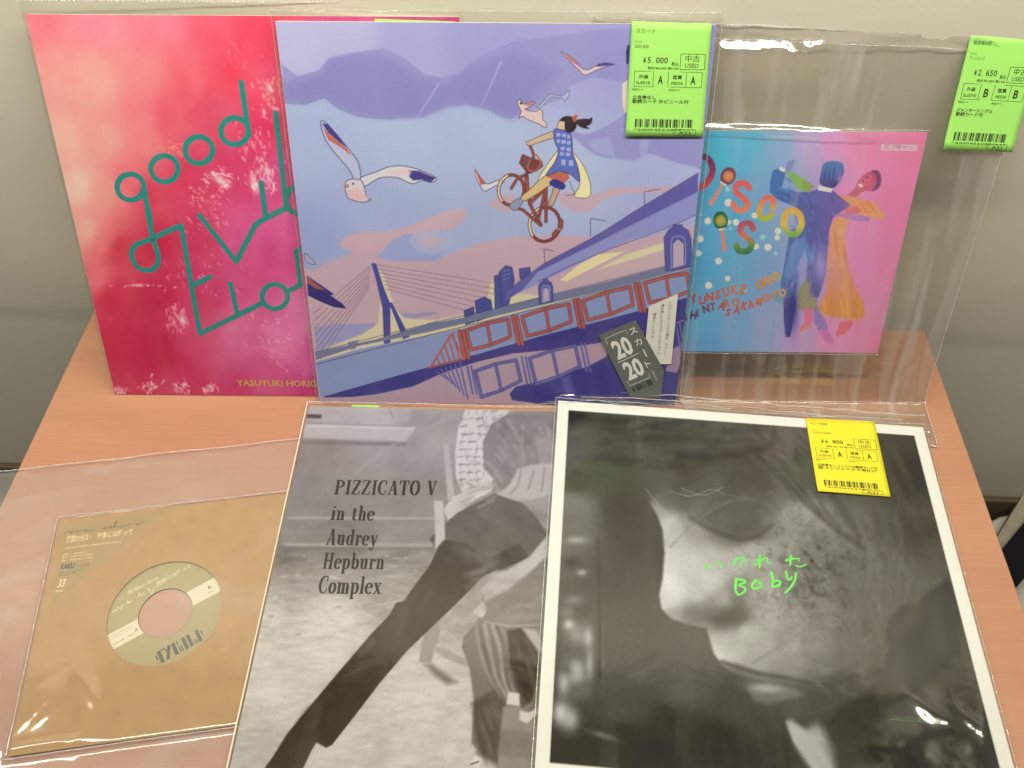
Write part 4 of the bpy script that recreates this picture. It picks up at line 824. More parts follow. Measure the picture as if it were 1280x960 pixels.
    K = Ink(DANCE, .12); K.type_photo('ZELONE', z((834, 56))[0], z((912, 58))[0], 3.2, bold=.01); K.type_photo('RECORDS', z((922, 58))[0], z((978, 60))[0], 2.4, bold=0)
    K.build('label_text', ink('pink_ink', (232, 128, 156)), t)
    R = random.Random(2)
    def wavy(txt, z0, z1, c0, c1, h, nm):
        h *= .80
        n_ = len(txt)
        for k, ch in enumerate(txt):
            if ch == ' ': continue
            q = k/(n_-1); x = z0[0]+(z1[0]-z0[0])*q; y = z0[1]+(z1[1]-z0[1])*q+R.uniform(-7, 7); a = R.uniform(-.22, .22)-.12
            p = z((x, y))[0]; o = DANCE.read(p[0], p[1], .1); col = tuple(c0[i]+(c1[i]-c0[i])*q for i in range(3))
            J = Ink(DANCE, .12); c_, s_ = math.cos(-a), math.sin(-a); J.type(ch, o, (c_*h*.78, s_*h*.78), (-s_*h, c_*h), bold=.05)
            J.build('printed_letter', ink('letter_ink', col), t)
    wavy('JYUNSUKE ONO', (-26, 735), (362, 632), (196, 60, 86), (240, 176, 60), 13.5, '')
    wavy('SHINTARO', (-22, 795), (184, 722), (60, 40, 120), (226, 120, 90), 12.5, ''); wavy('SAKAMOTO', (160, 768), (385, 688), (206, 70, 90), (238, 170, 80), 12.0, '')
    # oversize bag, its foot curling forward on to the table
    k = 1.021; BL_ = (-82., -76.); 
    def warp(V):
        V = np.array(V, float); u, v, w_ = V[:, 0].copy(), V[:, 1].copy(), V[:, 2].copy()
        # the bag hangs a few degrees askew
        a = math.radians(-2.4); cu, cv = u+70, v-270; u2 = cu*math.cos(a)-cv*math.sin(a)-70; v2 = cu*math.sin(a)+cv*math.cos(a)+270
        W_ = DANCE.O+u2[:, None]*DANCE.ex+v2[:, None]*DANCE.ey+w_[:, None]*DANCE.n
        zmin = 1.2+np.maximum(w_, 0)*.5; low = np.maximum(zmin-W_[:, 2], 0); cu_ = sstep(20, 34, u2)
        W_[:, 2] = np.maximum(W_[:, 2], zmin+.0); W_[:, 1] -= low*1.25*cu_; W_[:, 1] += low*.4*(1-cu_)
        near = np.exp(-(np.maximum(W_[:, 2]-1, 0)/9)**2); W_[:, 1] -= near*cu_*2.5; W_[:, 2] += near*cu_*1.0*(.6+.6*vnoise(u, v, 77, 24, 2))
        D = W_-DANCE.O; return np.stack([D @ DANCE.ex, D @ DANCE.ey, D @ DANCE.n], 1)
    s = film(t, (-70, -64, 252, 268), (0, 0, W7, W7), 1.2, M_film_loose, 41, 1.5, 1.25, res=1.9, warp=warp, bumps=((203, 150, 5, 9, .4, 2.6), (212, 136, 6, 4, .8, 2.2), (215, 60, 9, 60, -.05, 3.4), (236, 30, 5, 60, .1, -1.8))+creases(26, 3, (196, -40, 250, 200), (3, 12), (1.2, 2.6), (.8, 2.2), (-1.2, 1.2))+creases(16, 4, (30, -62, 245, -48), (10, 40), (1.4, 2.6), (.8, 1.8), (-.15, .15))+creases(10, 6, (120, 250, 250, 266), (8, 30), (1.4, 2.6), (1.0, 2.0), (-.2, .1))+((95, 196, 95, 3.6, .01, 2.6), (100, -5, 90, 3.5, .0, 1.1), ), lip=2.5, extra=lambda u, v: sstep(10, 26, u)*(1-sstep(108, 122, u))*np.where(v < 249, 5.8*np.clip((v-232)/17, 0, 1), np.maximum(5.8-.34*(v-249)-.0042*(v-249)**2, 0))+sstep(6, 20, u)*(1-sstep(178, 186, u))*2.45*(.92+.22*vnoise(u, u*0, 5, 16, 2))*np.where(v < 193, sstep(188, 193, v), np.clip(1-(v-193)/4.2, 0, 1)))
    bead(s, [(-70, 267.5, 1.0), (60, 267.8, 1.6), (252, 267.5, 1.0)], .5, M_seam, 33, wob=1.4, warp=warp); bead(s, [(252, -63.5, .2), (252, 267, .4)], .45, M_seam, 34, wob=.8, warp=warp)
    bead(s, [(24, -64, .3), (252, -64, .3)], .75, M_seam, 35, wob=1.6, warp=warp); [bead(s, [(u0, v0, .4), (u0+(u1-u0)*.4, v0+1.5, 1.2), (u1, v1, .4)], r_, M_seam, 140+k, name='crease_highlight', wob=2.4, warp=warp) for k, (u0, v0, u1, v1, r_) in enumerate(((24, -58, 130, -60, .7), (60, -55, 250, -58, .5), (150, -59, 248, -54, .8), (30, -61, 90, -57, .6), (180, -50, 240, -60, .5)))]; bead(s, [(0, W7+1.4, .4), (W7+1, W7+1.4, .4)], .45, M_seam, 36, wob=.8); bead(s, [(0, -1.4, .3), (W7+1, -1.4, .3)], .4, M_seam, 37, wob=.5)  # short wavy tubes added along the curl to draw its highlight lines
    bead(s, [(-70, 258, 1.8), (60, 258, 2.4), (200, 259, 1.2), (252, 260, .8)], .4, M_seam, 38, wob=1.6, warp=warp)
    price_tag(DANCE, s, [(1214.5, 41), (1308, 46), (1265, 190), (1178, 186)], M_green, 3.2, 'green price tag, two thousand six hundred and fifty yen', '坂本慎太郎', 'ディスコって', ('2', '650'), '税抜¥2,409-税10%', 'B', [('ジャンキーシングル', .56), ('歌詞カード付', .44)], '*2000456280111*', 'A21', curl=2.4)

# ---------- grey photographic record, front middle
def grey_record():
    t = thing('record_album', 'grey photographic LP of a stretched trouser leg, lying between kraft single and white-bordered LP', 'record album', GREY)
    board(t, S, S, 2.8)
    P = Print(GREY, S, S, 440); z = Z(290, 480, 3.0476); y_ = Z(290, 660, 3.2)
    def g(v_): return (v_+2, v_-3, v_-3)
    def pts(zz, *a): return [zz(q[:2])[0]+(g(q[2]),) for q in a]
    P.rbf(pts(z, (290, 100, 150), (450, 110, 165), (560, 120, 172), (700, 110, 150), (800, 120, 150), (350, 260, 135), (600, 260, 142), (250, 330, 132), (450, 330, 140), (650, 330, 140), (240, 450, 136), (450, 460, 136), (700, 460, 136), (220, 560, 132), (450, 560, 128), (700, 570, 134), (200, 650, 112), (400, 650, 122), (650, 670, 130), (200, 740, 140), (400, 730, 150), (620, 740, 150), (180, 800, 160), (1100, 130, 150), (1230, 600, 150), (900, 850, 160))
          + pts(y_, (150, 350, 186), (400, 350, 192), (150, 500, 192), (300, 500, 196), (60, 800, 184), (100, 900, 176), (200, 650, 194), (500, 860, 194), (700, 700, 194), (850, 600, 192), (900, 850, 190), (650, 940, 188), (1000, 300, 165), (1300, 500, 140), (1300, 900, 150), (2000, 500, 120)), 3.6)
    P.noise(9, 30, 31, 4)
    n = vnoise(P.U, P.V*3, 12, 9, 3); P.C += (n*14*sstep(640, 700, P.Y))[:, None]
    # window ledge and skirting lines
    P.poly(z((270, 148), (700, 160), (690, 184), (660, 218), (272, 205)), g(176), 2.5, .8); P.poly(z((280, 88), (680, 92), (670, 145), (270, 140)), g(166), 3, .7); P.stroke(z((285, 160), (694, 172)), 1.4, g(196), 1.5, .8, False); P.stroke(z((272, 222), (660, 230)), 4, g(112), 3.5, .8, False); P.stroke(z((285, 150), (694, 160)), 1.2, g(120), 1.2, .6, False)
    P.poly(z((285, 115), (342, 117), (340, 132), (283, 130)), g(86), 1.4); P.stroke(z((600, 95), (615, 130)), 1.4, g(120), 1.2, .6); P.stroke(z((215, 510), (770, 512)), 3, g(166), 2.5, .8, False); P.stroke(z((205, 612), (770, 614)), 4, g(162), 3, .8, False); P.stroke(z((200, 628), (770, 628)), 4, g(110), 4, .6, False)
    P.stroke(z((470, 340), (600, 240), (850, 120)), 4, g(166), 4, .4)
    R = random.Random(5)
    for _ in range(170):
        x, y = R.uniform(100, 800), R.uniform(640, 960); q = z((x, y))[0]; P.ell(q[0], q[1], R.uniform(1.5, 8), R.uniform(.8, 2), g(R.choice([120, 135, 205, 215, 170])), 2, R.uniform(.1, .4))
    for _ in range(120):
        x, y = R.uniform(40, 950), R.uniform(300, 960); q = y_((x, y))[0]; P.ell(q[0], q[1], R.uniform(2, 9), R.uniform(1, 3), g(R.choice([165, 175, 210, 206])), 2.5, R.uniform(.1, .35))
    # chair behind
    P.poly(z((804, 228), (824, 228), (850, 440), (822, 446)), g(168), 2); P.poly(z((842, 560), (860, 560), (900, 700), (880, 700)), g(150), 2)
    P.poly(y_((800, 370), (832, 352), (830, 430), (796, 540), (748, 538), (760, 450)), g(150), 1.6); P.poly(y_((804, 470), (850, 480), (960, 540), (960, 562), (850, 520), (806, 492)), g(158), 1.8); P.poly(y_((770, 545), (800, 545), (900, 615), (860, 625), (810, 590)), g(108), 6, .8)
    # checked blouse, cardigan
    P.poly(z((890, 95), (862, 170), (850, 260), (852, 350), (880, 420), (960, 420), (1010, 330), (1010, 180), (1060, 95)), g(192), 2)
    for r_ in range(11):
        y = 105+r_*29
        for c_ in range(5):
            x = 868+c_*30+R.uniform(-3, 3)+6*math.sin(r_*.7)
            if R.random() < .8: P.stroke(z((x, y), (x+R.uniform(16, 24), y-4+R.uniform(-2, 4))), R.uniform(1.2, 2.4), g(R.choice([100, 118, 136])), 1.8, .6)
            if R.random() < .7: P.stroke(z((x+8, y-10), (x+4, y+14)), R.uniform(.8, 1.6), g(R.choice([120, 140])), 1.6, .5)
    for _ in range(14):
        x, y = R.uniform(862, 1010), R.uniform(100, 390); a = R.choice([.15, 1.35]); l = R.uniform(12, 34); P.stroke(z((x, y), (x+l*math.cos(a), y+l*math.sin(a))), R.uniform(.9, 2.2), g(R.choice([104, 122, 140])), 2.0, .5)
    P.poly(z((1060, 110), (1130, 92), (1500, 95), (1500, 300), (1300, 330), (1180, 300), (1110, 330), (1090, 430), (1020, 400), (985, 350), (960, 320), (955, 220), (990, 150)), g(128), 2.5)
    P.poly(z((1160, 150), (1500, 160), (1500, 340), (1210, 320), (1150, 280)), g(150), 8, .7)
    for _ in range(42):
        x, y = R.uniform(970, 1220), R.uniform(110, 300); l = R.uniform(20, 80); a = R.uniform(.6, 1.6); P.stroke(z((x, y), (x+l*math.cos(a)*.5, y+l*.4), (x+l*math.cos(a), y+l)), R.uniform(1.5, 5), g(R.choice([100, 150, 165, 112])), 4, .45)
    P.poly(z((806, 480), (840, 430), (900, 405), (985, 372), (1000, 392), (930, 440), (860, 500), (824, 520)), g(184), 2); P.poly(z((1090, 322), (1140, 308), (1230, 300), (1230, 420), (1140, 440), (1060, 445), (1010, 425), (1060, 380)), g(172), 3)
    for a in (((1100, 330), (1090, 380), (1060, 420)), ((1150, 330), (1130, 400)), ((1190, 320), (1180, 410))): P.stroke(z(*a), 1.6, g(120), 2, .7)
    # skirt and leg
    P.poly(z((808, 590), (812, 530), (860, 490), (1000, 418), (1110, 455), (1170, 520), (1210, 600), (1150, 680), (1060, 740), (930, 640)), g(98), 2.4); P.poly(z((870, 500), (1000, 430), (1040, 460), (930, 540)), g(112), 8, .7)
    leg = y_((840, 45), (790, 150), (712, 255), (688, 292), (655, 300), (632, 345), (560, 420), (440, 560), (270, 762), (218, 826), (165, 912), (120, 975), (60, 1060), (180, 1060), (285, 962), (318, 890), (338, 858), (376, 880), (400, 868), (480, 766), (590, 622), (700, 492), (840, 358), (960, 240), (1010, 190), (1075, 165), (1190, 118), (1150, 60), (1030, 120), (930, 60))
    P.poly(leg, g(72), 1.6)
    for _ in range(40):
        q = R.random(); x = 850-q*560; y = 170+q*600; dx = R.uniform(-26, 26); P.stroke(y_((x+dx, y+dx*.5), (x+dx-40, y+dx*.5+60)), R.uniform(3, 9), g(R.choice([64, 82, 88])), 6, .35)
    P.poly(z((770, 445), (804, 446), (812, 590), (774, 630)), g(180), 2.2); P.poly(z((752, 590), (772, 570), (772, 620)), g(90), 2)
    for _ in range(60):
        x, y = R.uniform(830, 1180), R.uniform(450, 680); l = R.uniform(30, 110); P.stroke(z((x, y), (x+l*.5, y+l*.28), (x+l, y+l*.75)), R.uniform(3, 8), g(R.choice([84, 92, 112, 120])), 7, .30)
    for _ in range(26):
        x, y = R.uniform(815, 980), R.uniform(385, 470); l = R.uniform(20, 60); P.stroke(z((x, y), (x+l, y-l*.45)), R.uniform(1, 3), g(R.choice([140, 205, 160])), 2.5, .5)
    # seated figure at the right
    P.poly(y_((990, 350), (960, 400), (924, 440), (920, 480), (950, 560), (968, 700), (956, 860), (1000, 900), (1060, 930), (1700, 930), (1700, 100), (1270, 20), (1190, 120), (1070, 170), (1010, 220)), g(124), 2)
    P.poly(y_((1000, 240), (1040, 180), (1100, 170), (1190, 115), (1270, 20), (1700, -20), (1700, 90), (1250, 120), (1190, 180), (1150, 240), (1060, 290), (1010, 300)), g(178), 3); P.poly(y_((960, 340), (1000, 290), (1030, 330), (1000, 360)), g(186), 2)
    P.poly(y_((1020, 290), (1100, 250), (1190, 180), (1260, 150), (1700, 150), (1700, 390), (1220, 392), (1060, 388), (1012, 350)), g(128), 4); P.stroke(y_((1010, 375), (1120, 392), (1240, 385)), 2.4, g(170), 2, .7)
    for k in range(7): P.stroke(y_((975+k*17, 380+k*3), (990+k*20, 480), (1030+k*14, 600), (1090+k*7, 680)), 2.6+k % 3, g((168, 100, 176, 110, 184, 96, 150)[k]), 3, .6)
    P.poly(y_((1100, 410), (1160, 400), (1215, 470), (1235, 560), (1200, 690), (1160, 720), (1140, 650), (1110, 560)), g(70), 4); P.poly(y_((1160, 400), (1220, 410), (1250, 500), (1230, 500)), g(170), 3); P.poly(y_((960, 700), (1050, 640), (1090, 690), (1070, 960), (980, 900)), g(84), 6, .8)
    for _ in range(70):
        x, y = R.uniform(930, 1240), R.uniform(180, 400); l = R.uniform(20, 70); P.stroke(y_((x, y), (x+l, y-l*R.uniform(-.2, .9))), R.uniform(2, 6), g(R.choice([110, 118, 140, 150, 165])), 6, .3)
    for _ in range(60):
        x, y = R.uniform(960, 1200), R.uniform(420, 900); l = R.uniform(30, 120); P.stroke(y_((x, y), (x+l*.2, y+l*.5), (x+l*.35, y+l)), R.uniform(2, 6), g(R.choice([76, 92, 108, 134, 150])), 6, .3)
    P.poly(y_((1062, 960), (1085, 715), (1150, 712), (1215, 780), (1700, 790), (1700, 1060), (1060, 1060)), g(142), 2); P.poly(y_((1098, 705), (1106, 655), (1150, 662), (1150, 712)), g(204), 2.2); P.poly(y_((1150, 730), (1190, 738), (1222, 715), (1222, 745), (1180, 782), (1150, 768)), g(200), 2.2); P.poly(y_((1070, 800), (1215, 820), (1212, 920), (1062, 910)), g(120), 6, .6)
    P.poly(y_((950, 950), (975, 908), (995, 925), (990, 960)), g(210), 1.4); P.stroke(y_((955, 945), (985, 935)), 1.6, g(60), 1.4)
    P.noise(4, 2.2, 91, 2); P.noise(5, 12, 92, 3); P.C += sstep(620, 800, P.Y)[:, None]*np.array([3, 1, -9])
    P.build(t, M_matte, veil=.042)
    K = Ink(GREY, .12)
    for body, x0, yb, x1, yb1, yt, xt in (('PIZZICATO V', 388, 420, 778, 424, 366, 400), ('in the', 375, 517, 540, 520, 462, 388), ('Audrey', 357, 612, 552, 616, 552, 370), ('Hepburn', 342, 703, 578, 705, 643, 356), ('Complex', 326, 797, 566, 800, 732, 342)):
        a = GREY.read(*z((x0, yb))[0], .1); b = GREY.read(*z((x1, yb1))[0], .1); c = GREY.read(*z((xt, yt))[0], .1)
        h = c[1]-a[1]; wd = math.hypot(b[0]-a[0], b[1]-a[1]); sx = wd/roman_w(body); e = ((b[0]-a[0])/wd*sx, (b[1]-a[1])/wd*sx)
        roman(K, body, a, e, (.0*h, h))
    K.build('title_lettering', plain('black_ink', (.006, .006, .006), .6, .1), t, 'black serif title lettering')
    s = film(t, (-2.6, -4, 317.5, 320.5), (0, 0, S, S), 2.8, M_film, 53, .26, lip=3.5, bumps=((255, 306, 4, 12, .8, .7), (288, 300, 3, 16, .9, .8))+creases(14, 18, (4, 312, 314, 320), (5, 24), (1.0, 1.8), (.3, .9), (-.12, .12)))
    bead(s, [(-2.4, -4, -.8), (-2.4, 320, -.8)], .75, plain('rim_highlight', (.74, .68, .54), .4), 61, wob=.15); bead(s, [(-2.4, 320.3, -.2), (60, 320.6, 0), (180, 320.2, 0), (317, 320.4, 0)], .6, M_seam, 62, wob=.9)  # cream bead paints in the highlight along the left film edge
    G2 = Ink(GREY, -.6); a = GREY.read(440, 504.5); b = GREY.read(474, 505.5)
    v, f = boxv(a[0], b[0], S+1.2, S+3.2, -1.2, -.8, .1); put('price_tag', v, f, M_green, s, label='edge of a green tag showing behind the top of the grey record')

# ---------- white-bordered record, front right
def portrait_record():
    t = thing('record_album', 'white-bordered LP with close-up portrait, green handwriting and yellow price tag, lying at front right', 'record album', PORTRAIT)
    board(t, S, S, 3, plain('white_border_card', (.80, .79, .74), .5))
    P = Print(PORTRAIT, S, S, 480); z = Z(660, 480, 2.4615); y_ = Z(660, 570, 2.4615)
    def g(v_, gr=0): return (v_+1, v_-1+gr, v_-9)
    def pts(zz, *a): return [zz(q[:2])[0]+(g(*q[2:]),) for q in a]
    bg = pts(z, (130, 90, 44), (300, 110, 58), (450, 130, 62), (150, 150, 82), (300, 180, 70), (500, 170, 58), (150, 230, 84), (300, 230, 60), (480, 220, 54), (560, 200, 62), (600, 130, 78), (150, 300, 72, 3), (250, 280, 74, 4), (330, 300, 66, 2), (420, 300, 80), (560, 310, 84), (660, 290, 72), (760, 200, 84), (840, 150, 78), (1150, 180, 64), (1200, 260, 50), (1140, 300, 58), (140, 370, 118), (120, 430, 104), (300, 380, 66), (360, 500, 68), (300, 600, 74), (350, 700, 80), (450, 800, 84), (300, 850, 86), (500, 880, 86)) \
       + pts(y_, (300, 600, 84), (500, 700, 88), (300, 780, 80), (640, 780, 78), (730, 820, 72), (300, 860, 58), (450, 840, 60), (600, 870, 56), (740, 900, 60), (150, 920, 60), (400, 920, 54), (700, 940, 56), (1000, 560, 100), (1240, 420, 40), (1240, 520, 52), (1100, 780, 54), (950, 830, 70))
    P.rbf(bg, 4.2)
    # out-of-focus window things at the left
    for x, y, rx, ry, v_ in ((150, 480, 26, 9, 172), (150, 430, 26, 22, 112), (165, 580, 12, 8, 176), (135, 550, 26, 16, 62), (150, 630, 26, 14, 84), (140, 665, 26, 14, 132), (120, 700, 20, 14, 120), (150, 770, 26, 30, 150), (125, 740, 14, 14, 196), (185, 780, 12, 26, 186), (120, 850, 18, 20, 96), (150, 900, 24, 24, 168), (120, 880, 12, 12, 60)): P.glow(*z((x, y))[0], rx/2.0, g(v_), .85, ry/2.0)
    for x, y, rx, ry, v_ in ((100, 790, 20, 30, 226), (130, 810, 22, 30, 190), (160, 730, 30, 20, 110), (110, 700, 16, 30, 190), (150, 650, 20, 22, 176), (190, 640, 10, 40, 170), (230, 860, 34, 8, 118)): P.glow(*y_((x, y))[0], rx/2.0, g(v_), .8, ry/2.0, .3 if x > 220 else 0)
    P.stroke(z((215, 480), (222, 900)), 3, g(50), 4, .5, False); P.stroke(z((232, 740), (230, 960)), 3, g(96), 3, .5, False)
    back = P.C.copy()
    P.rbf(pts(z, (350, 330, 60), (400, 400, 148), (430, 430, 190), (450, 470, 176), (520, 440, 150), (540, 400, 104), (480, 360, 92), (430, 360, 104), (600, 440, 112), (640, 460, 96), (700, 450, 104), (740, 400, 132), (800, 390, 158), (850, 380, 162), (820, 330, 118), (900, 420, 150), (700, 360, 96), (600, 370, 84), (500, 300, 78), (620, 300, 82), (720, 300, 88), (900, 300, 92), (1000, 350, 104), (1100, 400, 92), (1180, 420, 84), (1150, 300, 66), (900, 200, 80), (440, 540, 196), (430, 620, 210), (440, 670, 196), (500, 560, 186), (560, 540, 176), (520, 640, 176), (640, 540, 172), (700, 520, 168), (780, 520, 160), (560, 610, 186), (600, 660, 156), (560, 700, 124), (600, 720, 96), (640, 710, 88), (500, 710, 120), (450, 710, 150), (640, 650, 118), (690, 650, 160), (740, 620, 166), (800, 600, 150), (860, 540, 140), (920, 500, 136), (900, 620, 132), (960, 560, 128), (1040, 560, 124), (1100, 620, 116), (1000, 680, 122), (900, 700, 138), (820, 700, 152), (740, 720, 170), (680, 760, 178), (600, 800, 170), (580, 830, 196), (640, 830, 176), (720, 820, 168), (800, 800, 154), (880, 790, 140), (980, 780, 118), (1060, 760, 108))
          + pts(y_, (600, 636, 190), (700, 640, 160), (820, 655, 138), (900, 670, 122), (1000, 640, 108), (640, 680, 92), (700, 718, 126), (742, 712, 142), (700, 750, 92), (790, 732, 98), (860, 725, 92), (940, 720, 88), (1000, 690, 84), (900, 775, 74), (790, 775, 78), (690, 775, 80), (840, 815, 64), (820, 850, 186), (880, 870, 168), (880, 930, 160), (960, 880, 120), (1000, 820, 84), (1080, 700, 66), (1160, 620, 60)), 4.0)
    sp = vnoise(P.U, P.V, 44, 5.5, 3); area = np.exp(-((P.X-1000)/75)**2-((P.Y-715)/75)**2); sp2 = vnoise(P.U, P.V, 45, 10, 4); P.C -= (np.clip(sp-.12, 0, .35)*80*area+np.clip(sp2, 0, 1)*46*area)[:, None]; P.noise(10, 14, 5, 4); cheek = sstep(900, 1010, P.X)*np.exp(-((P.Y-730)/110)**2); P.C -= (26*cheek)[:, None]; P.C += (vnoise(P.U, P.V, 47, 3.2, 3)*16*area)[:, None]
    face = P.C.copy(); P.C = np.zeros_like(face)
    prof = z((330, 60), (340, 300), (365, 350), (398, 405), (414, 450), (420, 520), (414, 600), (404, 650), (410, 690), (440, 722), (500, 742), (550, 752), (560, 790), (572, 830), (596, 862)) + y_((640, 672), (676, 706), (684, 738), (730, 762), (790, 780), (796, 824), (820, 884), (870, 950), (900, 1060), (1400, 1100), (1400, -300), (500, -300))
    P.poly(prof, (1, 1, 1), 3.2); cov = P.C[:, :1]*np.clip(sstep(590, 640, P.Y), .25, 1)[:, None]; P.C = back*(1-cov)+face*cov
    P.poly(y_((604, 652), (650, 700), (672, 740), (700, 790), (790, 800), (860, 812), (1010, 770), (1080, 680), (980, 690), (880, 712), (800, 698), (700, 682)), g(82), 9, .9)
    P.poly(y_((678, 716), (700, 702), (760, 704), (820, 718), (850, 735), (800, 748), (750, 762), (705, 756), (690, 742)), g(120), 7, .8, True); P.glow(*y_((735, 714))[0], 18, g(176), .8, 5, .1); P.poly(y_((598, 640), (640, 636), (700, 655), (780, 668), (840, 676), (780, 690), (700, 684), (640, 668)), g(112), 5, .6)
    P.poly(y_((794, 818), (810, 812), (860, 850), (905, 900), (950, 980), (880, 980), (838, 920), (815, 880)), g(176), 6, .8)
    P.glow(*z((462, 640))[0], 14, g(216), .5, 12); P.glow(*z((560, 600))[0], 18, g(198), .35, 12)
    # brow, hair strands, mouth, nostril
    P.poly(z((520, 400), (600, 345), (700, 340), (780, 360), (740, 420), (690, 460), (640, 472), (580, 450)), g(84), 16, .7, True); P.glow(*z((640, 450))[0], 26, g(80), .5, 8)
    for a, wd, v_ in ((((600, 140), (700, 220), (780, 290), (860, 370), (940, 440), (1040, 510)), 9, 66), (((700, 130), (740, 200), (820, 300), (900, 400)), 5, 66), (((760, 100), (740, 200), (620, 180)), 5, 64), (((880, 110), (830, 180), (830, 240)), 6, 60), (((870, 260), (880, 320), (920, 400), (960, 440)), 5, 74), (((820, 230), (850, 180)), 4, 70), (((980, 380), (1080, 440), (1120, 520)), 3, 96), (((450, 330), (500, 300), (600, 260), (720, 230)), 4, 66), (((440, 500), (520, 420), (620, 360)), .8, 128), (((690, 860), (800, 790), (900, 730)), .8, 112)): P.stroke(z(*a), wd, g(v_), 5, .65, w1=wd*.5)
    for a in (((360, 320), (400, 370), (430, 400)), ((440, 330), (500, 345), (560, 325), (590, 330)), ((470, 320), (540, 342), (600, 318))): P.stroke(z(*a), .9, g(150), 1.2, .7)
    P.stroke(z((500, 412), (560, 446), (640, 476), (700, 470), (748, 436)), 5, g(66), 5, .6); P.stroke(z((520, 396), (600, 366), (700, 360), (780, 380)), 3, g(112), 6, .45)
    P.stroke(z((580, 330), (680, 352), (760, 330)), 1.0, g(120), 1.6, .5)
    P.glow(*z((600, 722))[0], 26, g(70), .9, 8, .03); P.glow(*z((560, 700))[0], 26, g(96), .45, 8); P.glow(*z((650, 690))[0], 7, g(92), .6, 12); P.stroke(y_((598, 634), (650, 652), (720, 672), (800, 684), (880, 702)), 5, g(62), 5, .85, w1=2)
    P.glow(*y_((740, 715))[0], 20, g(160), .5, 5); P.stroke(y_((900, 690), (1000, 650), (1100, 560), (1180, 430)), 5, g(80), 7, .5); P.stroke(y_((1000, 640), (1060, 600), (1100, 600)), 4, g(86), 6, .5)
    R = random.Random(12)
    for _ in range(90):
        x, y = R.uniform(540, 860), R.uniform(90, 220); l = R.uniform(60, 260); c = R.uniform(-.25, .5); P.stroke(z((x, y), (x+l*.45, y+l*(.35+c*.3)), (x+l*.9, y+l*(.7+c))), R.uniform(.8, 4), g(R.choice([58, 66, 74, 88, 96, 104])), 3.5, .24, w1=.4)
    for _ in range(40):
        x, y = R.uniform(900, 1160), R.uniform(180, 420); l = R.uniform(60, 200); P.stroke(z((x, y), (x+l*.2, y+l*.5), (x+l*.5, y+l)), R.uniform(2, 8), g(R.choice([54, 62, 90, 100])), 7, .22)
    for _ in range(46):
        x, y = R.uniform(120, 640), R.uniform(95, 260); l = R.uniform(60, 240); P.stroke(z((x, y), (x+l*.5, y+R.uniform(-22, 10)), (x+l, y+R.uniform(-26, 16))), R.uniform(2, 9), g(R.choice([44, 50, 86, 92]), 1), 6, .25)
    for _ in range(60):
        x, y = R.uniform(1000, 1180), R.uniform(300, 760); l = R.uniform(50, 200); P.stroke(z((x, y), (x+R.uniform(-10, 40), y+l*.5), (x+R.uniform(-40, 60), y+l)), R.uniform(1, 5), g(R.choice([70, 84, 112, 126])), 4, .22)
    # dark hair and knit at the lower right
    P.poly(y_((1100, 560), (1110, 500), (1150, 460), (1200, 455), (1230, 420), (1290, 380), (1330, 420), (1330, 620), (1240, 600), (1180, 620), (1130, 610)), g(46), 6, .85); P.poly(y_((900, 820), (980, 760), (1080, 700), (1160, 620), (1260, 640), (1380, 700), (1400, 900), (1400, 1060), (960, 1060), (940, 900)), g(62), 10, .85)
    n = vnoise(P.U, P.V, 66, 11, 4); ar = sstep(905, 950, P.Y)*sstep(1060, 1120, P.X); P.C += (n*80*ar)[:, None]
    P.poly(y_((1150, 640), (1210, 560), (1290, 520), (1300, 640), (1250, 680), (1200, 700)), g(30), 5, .8); P.poly(y_((1100, 780), (1180, 740), (1260, 700), (1300, 760), (1230, 790), (1200, 860), (1120, 850)), g(98), 6, .5); P.poly(y_((1060, 820), (1120, 800), (1200, 830), (1100, 870)), g(100), 6, .4); P.glow(*y_((1180, 500))[0], 14, g(92), .5, 24, .5)
    P.stroke(y_((1060, 900), (1160, 905), (1230, 860), (1300, 850)), 8, g(36), 6, .7); P.noise(4, 1.6, 9, 1)
    ins = (sstep(9.0, 9.8, P.U)*sstep(9.0, 9.8, S-P.U)*sstep(9.5, 10.3, P.V)*sstep(9.5, 10.3, S-P.V))[:, None]; P.C = P.C*ins+np.array([236, 232, 214])*(1-ins)
    P.build(t, M_print, veil=.032)
    K = Ink(PORTRAIT, .12); q = Z(870, 680, 8)
    for a, wd in ((((95, 205), (110, 240), (125, 245), (140, 215)), 2.6), (((215, 175), (240, 200), (262, 230)), 2.6), (((375, 180), (410, 150), (450, 140), (462, 170), (445, 235)), 2.2), (((410, 140), (390, 190), (370, 225)), 1.6), (((470, 130), (500, 180)), 2.2),
                  (((638, 112), (636, 235)), 3), (((595, 165), (640, 160), (600, 210), (590, 200)), 2.4), (((640, 175), (690, 140), (715, 150), (710, 185), (755, 190)), 2.4), (((900, 165), (980, 145)), 3.2), (((950, 115), (940, 215)), 2.8), (((990, 150), (1030, 145), (1025, 175)), 1.6), (((1000, 215), (1045, 228), (1100, 205)), 2.0),
                  (((400, 350), (395, 460), (420, 505)), 3.4), (((400, 355), (470, 360), (490, 385), (430, 410), (490, 440), (480, 480), (425, 512)), 3.2), (((600, 360), (560, 410), (580, 445), (640, 430), (650, 390), (615, 365), (660, 430)), 3.0), (((755, 290), (770, 360), (765, 425), (830, 410), (840, 375), (780, 365)), 3.6), (((900, 275), (915, 345), (940, 355), (960, 330)), 3.0), (((1000, 290), (985, 370), (940, 440), (890, 490)), 2.8)):
        K.photo(q(*a), wd*.62, wd*.5, smooth=True)
    K.build('handwritten_title', plain('green_marker_ink', (.13, .80, .09), .5, .3), t, 'bright green handwritten title')
    K = Ink(PORTRAIT, .12); K.type_photo('シングル全曲収録', (1116, 898), (1176, 903), 2.4); K.photo([(1112, 898.8), (1180, 905)], .45)
